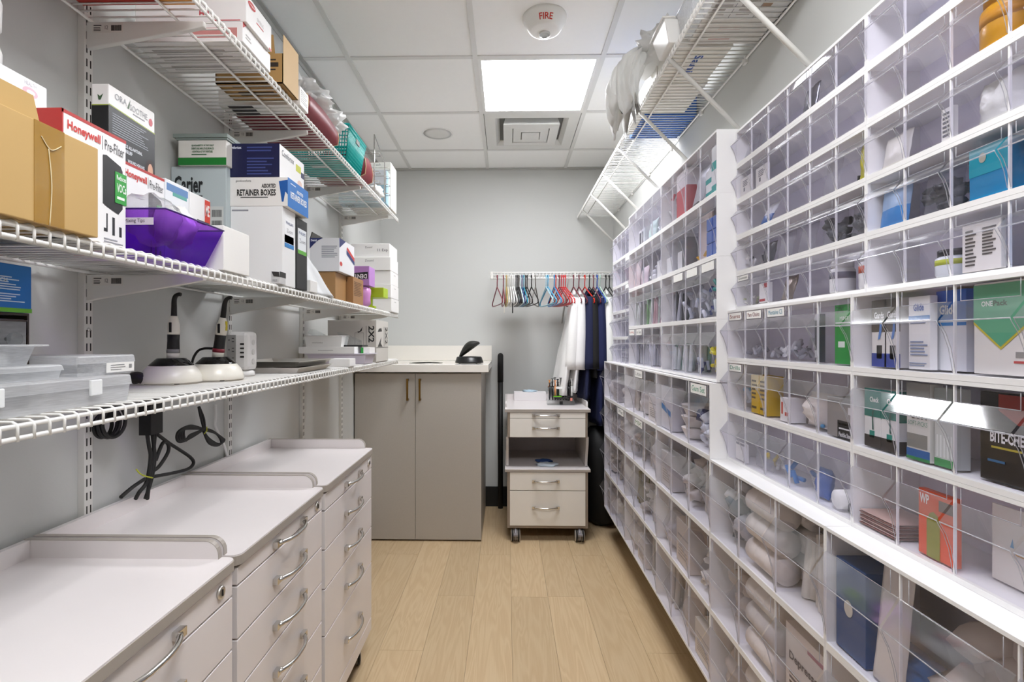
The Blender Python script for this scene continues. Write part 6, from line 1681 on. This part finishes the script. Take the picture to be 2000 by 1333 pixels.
def hanger_mesh(mat, r=0.0042):
    b = B()
    hook = [(0, 0.0105 * math.cos(a), 0.0075 + 0.0105 * math.sin(a)) for a in [math.radians(-60 + 250 * i / 12) for i in range(13)]]
    b.tube(hook[::-1][::-1] + [(0, -0.009, -0.01), (0, -0.002, -0.03), (0, 0, -0.068)], r * 0.85, 7)
    b.tube(spline([(0, 0, -0.066), (0, 0.03, -0.083), (0, 0.19, -0.165), (0, 0.205, -0.182), (0, 0.19, -0.198), (0, 0.0, -0.202), (0, -0.19, -0.198), (0, -0.205, -0.182), (0, -0.19, -0.165), (0, -0.03, -0.083), (0, 0, -0.066)], 3), r, 7)
    return mesh_of('hanger', b, mat)


HG = {}
def hanger(px, col, label, yaw=10, tilt=0.0, group=None):
    if col not in HG: HG[col] = hanger_mesh(C(col, 0.35))
    o = bpy.data.objects.new('clothes_hanger', HG[col]); COL.objects.link(o)
    o.location = (X_at(px, YR), YR, ZR - lip + 0.0052); o.rotation_euler = (0, tilt, math.radians(yaw))
    tag(o, label, 'hanger', group or 'plastic hangers on the far rail')


HL = [(971, '7c2335', 'maroon hanger at the free end of the far rail', 11), (983, '7c2335', 'second maroon hanger from the free end of the rail', 3),
      (989, 'b59b52', 'gold hanger between the maroon and white hangers', 2), (992, 'd9d3c0', 'cream hanger beside the gold hanger', 3),
      (997, 'e4e3df', 'white hanger next to the cream hanger', 2), (1000.5, 'eeedea', 'white hanger in the middle of the white bunch', 4), (1004, 'f1f0ee', 'white hanger next to the black hangers', 5),
      (1008, '1a1a1b', 'black hanger next to the white hangers', 3), (1011, '1d1d1e', 'second black hanger beside the white bunch', 4), (1013.5, '2a1d1d', 'third black hanger beside the white bunch', 4),
      (1016.5, 'cfe6e8', 'pale aqua hanger between black and blue hangers', 4), (1019.5, '22407e', 'navy patterned hanger beside the aqua one', 4), (1023, '1f8fae', 'teal hanger beside the navy one', 5),
      (1026.5, '171717', 'black hanger after the teal one', 6), (1029.5, '1c1718', 'black hanger beside the lone black one', 8), (1038, '141414', 'lone black hanger in the middle of the rail', 10),
      (1046, '77726c', 'grey metal hanger beside the lone black one', -10), (1066.5, 'a7d3e4', 'pale blue hanger of the light blue pair', 9), (1070, '4aa6cf', 'sky blue hanger of the light blue pair', 12),
      (1082.5, '2f86c2', 'blue hanger beside the red bunch', 8), (1085.5, 'c5202a', 'red hanger beside the blue one', 9), (1092, '7a1a26', 'dark red hanger in the red bunch', 9),
      (1096, 'c61f28', 'red hanger in the red bunch, first of three', 10), (1100, 'd2202a', 'red hanger in the red bunch, second of three', 11), (1104, 'd8262c', 'red hanger in the red bunch, third of three', 12),
      (1120, '6e1f2e', 'maroon hanger carrying the outermost white coat', 8), (1130.5, '6e1f2e', 'maroon hanger carrying the inner white coat', 8), (1142, 'd8301f', 'bright red hanger over the navy coat', 10),
      (1151, '151515', 'black hanger carrying the outer navy coat', 8), (1159, '7a3a44', 'rosy hanger between the navy coats', 4), (1166, '1c4fb0', 'royal blue hanger carrying the inner navy coat', 6),
      (1171.5, 'bfe0cf', 'mint hanger next to the royal blue one', 4), (1183, '121212', 'black hanger carrying the white coat by the bins', 6), (1190, '121212', 'black hanger nearest the bins', 4)]
for px, col, lab, yaw in HL: hanger(px, col, lab, yaw)
for i, px in enumerate((985, 1001)):
    xx = X_at(px, 3.70)
    b = B().box(xx - 0.004, xx + 0.004, 3.66, 3.70, 1.50, 1.57)
    solo('hanger_clip', b.tube([(xx, 3.68, 1.57), (xx, 3.74, 1.60)], 0.002, 6), C(('e0ddd4', '1c1c1c')[i], 0.4), ('white', 'black')[i] + ' clip dangling from the hangers', 'clip')


def coat(px, label, col, ztop, zhem, drift, seed, thick=0.05, near=3.60, far=4.0):
    """A lab coat hanging edge-on: shoulders on the hanger, body flaring to a folded hem, one sleeve at the near edge."""
    xc = X_at(px, YR); ym = (near + far) / 2; n = 40; rs = []
    m = M('cloth_' + col, col, 0.85, var=0.05, bump=0.25, bscale=180)
    t = thing('lab_coat', label, 'coat', (xc, ym, zhem))
    for i in range(22):
        u = i / 21; z = ztop - (ztop - zhem) * u
        sh = min(1, u / 0.10)
        hw = (far - near) / 2 * (0.30 + 0.70 * sh ** 0.6) + 0.03 * u
        tx = (0.010 + thick * min(1, u * 1.7)) * (0.7 + 0.3 * sh)
        ring = []
        for k in range(n):
            a = 2 * math.pi * k / n
            fold = 1 + (0.28 * u) * math.sin(a * 5 + seed) + 0.14 * u * math.sin(a * 9 + seed * 2.3)
            ring.append((xc + drift * u ** 1.2 + tx * math.cos(a) * fold, ym + hw * math.sin(a) * (1 + 0.04 * u * math.sin(a * 4 + seed)), z - (0.035 * abs(math.sin(a)) * (1 - u) ** 2)))
        rs.append(ring)
    part('body', B().rings(rs[::-1]), m, t)
    path = []; rad = []
    for i in range(9):
        u = i / 8
        path.append((xc + drift * 0.55 * u * (0.6 + 0.1 * math.sin(seed)) - 0.004, near + 0.03 - 0.03 * u, ztop - 0.05 - 0.50 * u)); rad.append(0.020 + 0.020 * math.sin(min(1, u * 1.6) * math.pi / 2))
    part('sleeve', B().tube(path, rad, 14), m, t)
    part('collar', B().tube(spline([(xc, ym - 0.07, ztop - 0.02), (xc + 0.012, ym, ztop + 0.012), (xc, ym + 0.07, ztop - 0.02)], 5), 0.012, 8), m, t)
    return t


coat(1119, 'white lab coat hanging outermost, its hem behind the utility cart', 'efeeec', 1.655, 0.93, -0.10, 1.0, 0.034)
coat(1131, 'white lab coat hanging between the outer white coat and navy coats', 'ebeaea', 1.655, 0.95, -0.06, 2.4, 0.024)
coat(1146, 'navy coat on the far rail beside the white coats', '141b3f', 1.66, 0.90, -0.03, 3.7, 0.024)
coat(1154, 'black jacket hanging between the two navy coats', '121214', 1.66, 1.05, 0.0, 5.1, 0.014)
coat(1167, 'navy coat on the far rail nearer the bins', '161e49', 1.65, 0.72, -0.012, 4.6, 0.026)
coat(1182, 'white lab coat half hidden behind the clear bins', 'efefed', 1.655, 0.88, 0.02, 0.4, 0.022)
b = B(); blob(b, (0.685, 3.80, 0.345), (0.125, 0.20, 0.345), 0.08, 1.6, 3, 3, 0.99, 4.0)  # black form added to stand for the dark of this corner
solo('dark_corner_filler', b, M('dark_filler', '0d0d0e', 0.7, bump=0.3, bscale=60), 'black shape added to fill the dark corner below the coats', 'bag')

# ================================================================== ON THE UTILITY CART
zt = 0.8625
rx0, rx1, ry0, ry1 = X_at(1069, 3.6), X_at(1122, 3.6), 3.58, 3.67
t = thing('syringe_rack', 'clear acrylic syringe rack standing on the utility cart', 'rack', ((rx0 + rx1) / 2, (ry0 + ry1) / 2, zt))
part('base_box', B().box(rx0, rx1, ry0, ry1, zt, zt + 0.03), ACRYL, t, bevel=0.002)
part('top_plate', B().box(rx0 + 0.004, rx1 - 0.004, ry0 + 0.01, ry1 - 0.01, zt + 0.118, zt + 0.122), ACRYL, t)
for xx in (rx0 + 0.006, rx1 - 0.010):
    part('end_panel', B().box(xx, xx + 0.004, ry0 + 0.01, ry1 - 0.01, zt + 0.03, zt + 0.118), ACRYL, t)
part('latch', B().box((rx0 + rx1) / 2 - 0.011, (rx0 + rx1) / 2 + 0.011, ry0 - 0.003, ry0, zt + 0.006, zt + 0.028), BLACK, t)
part('label_tag', B().box((rx0 + rx1) / 2 - 0.035, (rx0 + rx1) / 2 + 0.018, ry0 + 0.004, ry0 + 0.008, zt + 0.112, zt + 0.128), C('f2f2f0', 0.4), t)
SY = {}
def syringe(x, y, z, col, label, h=1.0, tip='17171a'):
    t = thing('composite_syringe', label, 'syringe', (x, y, z), group='composite syringes in the rack')
    m = C(col, 0.35)
    part('barrel', B().tube([(x, y, z + 0.030), (x, y, z + 0.092)], 0.0068, 8), m, t)
    part('tip', B().tube([(x, y, z), (x, y, z + 0.030)], [0.002, 0.0066], 8), C(tip, 0.35), t)
    part('flange', B().box(x - 0.0105, x + 0.0105, y - 0.005, y + 0.005, z + 0.092, z + 0.0955), m, t)
    part('plunger', B().tube([(x, y, z + 0.0955), (x, y, z + 0.0955 + 0.035 * h)], 0.0042, 6), m, t)
    part('thumb_rest', B().box(x - 0.010, x + 0.010, y - 0.005, y + 0.005, z + 0.0955 + 0.035 * h, z + 0.099 + 0.035 * h), m, t)
W_ = rx1 - rx0
for i in range(9):
    for j in range(2):
        k = i * 2 + j
        col = '121214'; lab = 'black composite syringe standing in the clear acrylic rack'
        if k == 1: col, lab = 'd98a2c', 'orange composite syringe at the cabinet end of the rack'
        if k == 4: col, lab = 'e8a06a', 'pale orange composite syringe in the acrylic rack'
        if k == 12: col, lab = 'efefed', 'white composite syringe in the middle of the rack'
        if k == 16: col, lab = 'e9e9e6', 'white composite syringe at the coat end of the rack'
        syringe(rx0 + 0.018 + (W_ - 0.036) * i / 8, ry0 + 0.028 + 0.032 * j, zt + 0.0325, col, lab, 0.6 + 1.0 * ((i * 5 + j * 3) % 7) / 6)
b = B().tube(spline([(rx0 + 0.05, ry0 + 0.012, zt + 0.052), (rx0 + 0.09, ry0 + 0.012, zt + 0.048), (rx0 + 0.13, ry0 + 0.012, zt + 0.050), (rx0 + 0.15, ry0 + 0.012, zt + 0.038)], 4), 0.008, 8)
solo('syringe_gun', b, M('black_matte', '24241f', 0.55), 'black handled dispenser lying across the acrylic rack', 'dispenser')
solo('green_clip', B().box(rx0 + 0.04, rx0 + 0.10, ry0 + 0.006, ry0 + 0.018, zt + 0.0575, zt + 0.063), C('6dbb1d', 0.4), 'lime green strip on the black dispenser in the rack', 'strip')
solo('pink_clip', B().box(rx1 - 0.03, rx1 - 0.016, ry0 + 0.006, ry0 + 0.014, zt + 0.0305, zt + 0.05), C('e08a7a', 0.4), 'salmon pink clip in the acrylic rack', 'clip')
xm0, xm1 = X_at(1004, 3.9), X_at(1066, 3.9)
carton('mask_box', 'low white open box at the back of the utility cart', 'box', xm0, xm1, 3.86, 3.955, zt, zt + 0.062, 'e6e3e4')
b = B(); blob(b, ((xm0 + xm1) / 2, 3.90, zt + 0.067), (0.05, 0.03, 0.010), 0.4, 2.5, 3, 3, 0.4)
solo('face_mask', b, C('b9d2e2', 0.7), 'pale blue mask lying on the low white box', 'mask')
b = B(); blob(b, (X_at(1068, 3.5), 3.50, 0.4785), (0.065, 0.05, 0.010), 0.5, 2.2, 8, 3, 0.6)
zmin = min(p.z for p in b.v); b.xf(Matrix.Translation((0, 0, 0.4725 - zmin)))
solo('face_mask', b, C('d6e3ee', 0.7), 'white face mask on the middle tier of the utility cart', 'mask')
b = B(); blob(b, (X_at(1063, 3.56), 3.57, 0.49), (0.055, 0.03, 0.016), 0.3, 2.2, 4, 3, 0.7)
zmin = min(p.z for p in b.v); b.xf(Matrix.Translation((0, 0, 0.4725 - zmin)))
solo('blue_mask', b, C('1f3f74', 0.7), 'dark blue mask behind the white one on the middle tier', 'mask')

# ================================================================== ON THE HIGH SHELF ABOVE THE BINS
ZH = Z_RT + SH
for i, (ya, yb, xa) in enumerate(((1.40, 1.50, 0.60), (1.505, 1.605, 0.60))):
    carton('label_roll_box', ('pale grey printed carton over the near bins, %s one' % ('nearer' if i == 0 else 'farther')), 'box', xa, 0.825, ya, yb, ZH, ZH + 0.12, 'dadadb', [
        pr('grid_print', '8f9096', [('rect', 'D', 0.32, 0.33, 0, 1), ('rect', 'D', 0.65, 0.66, 0, 1), ('rect', 'D', 0, 1, 0.48, 0.5)]), pr('fine_print', 'a9a4a2', [('lines', 'D', 0.05, 0.3, 0.1, 0.9, 4), ('lines', 'D', 0.4, 0.6, 0.1, 0.9, 4)]), pr('brown_print', '9a7f6a', [('rect', 'D', 0.66, 0.78, 0.55, 0.75)])])
carton('paper_pack', 'grey and white paper pack with faint red print on the high shelf', 'pack', 0.60, 0.825, 1.61, 1.745, ZH, ZH + 0.05, 'd9d6d2', [pr('red_print', 'b98a86', [('rect', 'D', 0.25, 0.55, 0.2, 0.3), ('rect', 'D', 0.3, 0.6, 0.6, 0.68)]), pr('grey_band', 'a8a5a2', [('rect', 'D', 0.0, 0.7, 0.42, 0.5)])])
carton('script_box', 'white carton with a blue script name on its base, on the high shelf', 'box', 0.575, 0.755, 1.755, 2.0, ZH, ZH + 0.10, 'ece8e0', [pr('lettering', '2b4f9a', [('text', 'D', 'Sani', 0.42, 0.58, 0.3, 0.8, 0.03, 0.0009, -90)])])
carton('white_long_box', 'plain white carton between the script-name carton and the blue one', 'box', 0.572, 0.765, 2.005, 2.275, ZH, ZH + 0.09, 'eae7e0', [pr('fine_print', 'b4b0a8', [('lines', 'D', 0.2, 0.7, 0.45, 0.5, 1, 0.4, 0.0008, 0.0)])])
x0, x1 = 0.60, 0.825
carton('blue_grid_box', 'deep blue carton with a pale grid on its base, on the high shelf', 'box', x0, x1, 2.285, 2.56, ZH, ZH + 0.11, '2560b4', [pr('grid_print', '7f9cc4', [('rect', 'D', 0.3, 0.308, 0, 1), ('rect', 'D', 0.62, 0.628, 0, 1), ('rect', 'D', 0, 1, 0.32, 0.33), ('rect', 'D', 0, 1, 0.66, 0.67)])])
solo('white_sheet', B().box(0.565, 0.597, 2.30, 2.5, ZH, ZH + 0.06), C('efeeea', 0.6), 'white carton edge beside the deep blue carton', 'box')
# clear and white tubs at the lip
t = thing('clear_tub', 'clear plastic tub with a flared rim at the lip of the high shelf', 'tub', (0.60, 1.64, ZH))
part('shell', B().frustum((0.565, 0.597, 1.60, 1.70), (0.556, 0.598, 1.585, 1.715), ZH, ZH + 0.075, lid=False), FROST, t)
part('rim', B().tube([(0.553, 1.582, ZH + 0.075), (0.598, 1.582, ZH + 0.075), (0.598, 1.718, ZH + 0.075), (0.553, 1.718, ZH + 0.075)], 0.003, 6, closed=True), FROST, t)
t = thing('white_tub', 'white plastic tub with a flared rim next to the draped white bag', 'tub', (0.535, 1.79, ZH))
part('shell', B().frustum((0.535, 0.572, 1.735, 1.85), (0.515, 0.573, 1.72, 1.865), ZH, ZH + 0.075), C('f4f4f2', 0.35), t, bevel=0.004)
part('rim', B().tube([(0.510, 1.716, ZH + 0.075), (0.574, 1.716, ZH + 0.075), (0.574, 1.868, ZH + 0.075), (0.510, 1.868, ZH + 0.075)], 0.003, 6, closed=True), C('f4f4f2', 0.35), t)
# white plastic bag draped over the lip: gathered folds falling from a crumpled crown
b = B(); rs = []
yb0, yb1 = 1.90, 2.13
for i in range(18):
    u = i / 17; ring = []
    cx_ = 0.535 - 0.075 * math.sin(u * 2.2); z = ZH + 0.125 - 0.245 * u ** 1.15
    ax = 0.016 + 0.05 * math.sin(min(1, u * 2.2) * math.pi / 2) * (1 - 0.35 * u); ay = (yb1 - yb0) / 2 * (0.35 + 0.62 * math.sin(min(1, u * 2.0) * math.pi / 2))
    for k in range(72):
        a = 2 * math.pi * k / 72
        fo_ = 1 + 0.30 * (0.5 - abs(math.sin(a * 4.5 + u * 1.1))) + 0.16 * (0.5 - abs(math.sin(a * 8 + 1.3 + u * 2))) + 0.45 * (0.25 - abs(noise.noise(Vector((math.cos(a) * 2.4, math.sin(a) * 2.4, u * 3.2)))))
        hem = 0.10 * max(0, u - 0.6) * 2.5 * noise.noise(Vector((math.cos(a) * 3, math.sin(a) * 3, 5)))
        ring.append((cx_ - 0.02 + ax * math.cos(a) * fo_, (yb0 + yb1) / 2 + ay * math.sin(a) * fo_, z + hem))
    rs.append(ring)
b.rings(rs)
solo('plastic_bag', b, THINBAG, 'white plastic bag draped in folds over the lip of the high shelf', 'bag')
b = B(); blob(b, (0.555, 1.96, ZH + 0.11), (0.06, 0.10, 0.04), 0.9, 1.6, 15, 4)
solo('plastic_bag', b, THINBAG, 'crumpled white plastic bag on top of the draped one', 'bag')
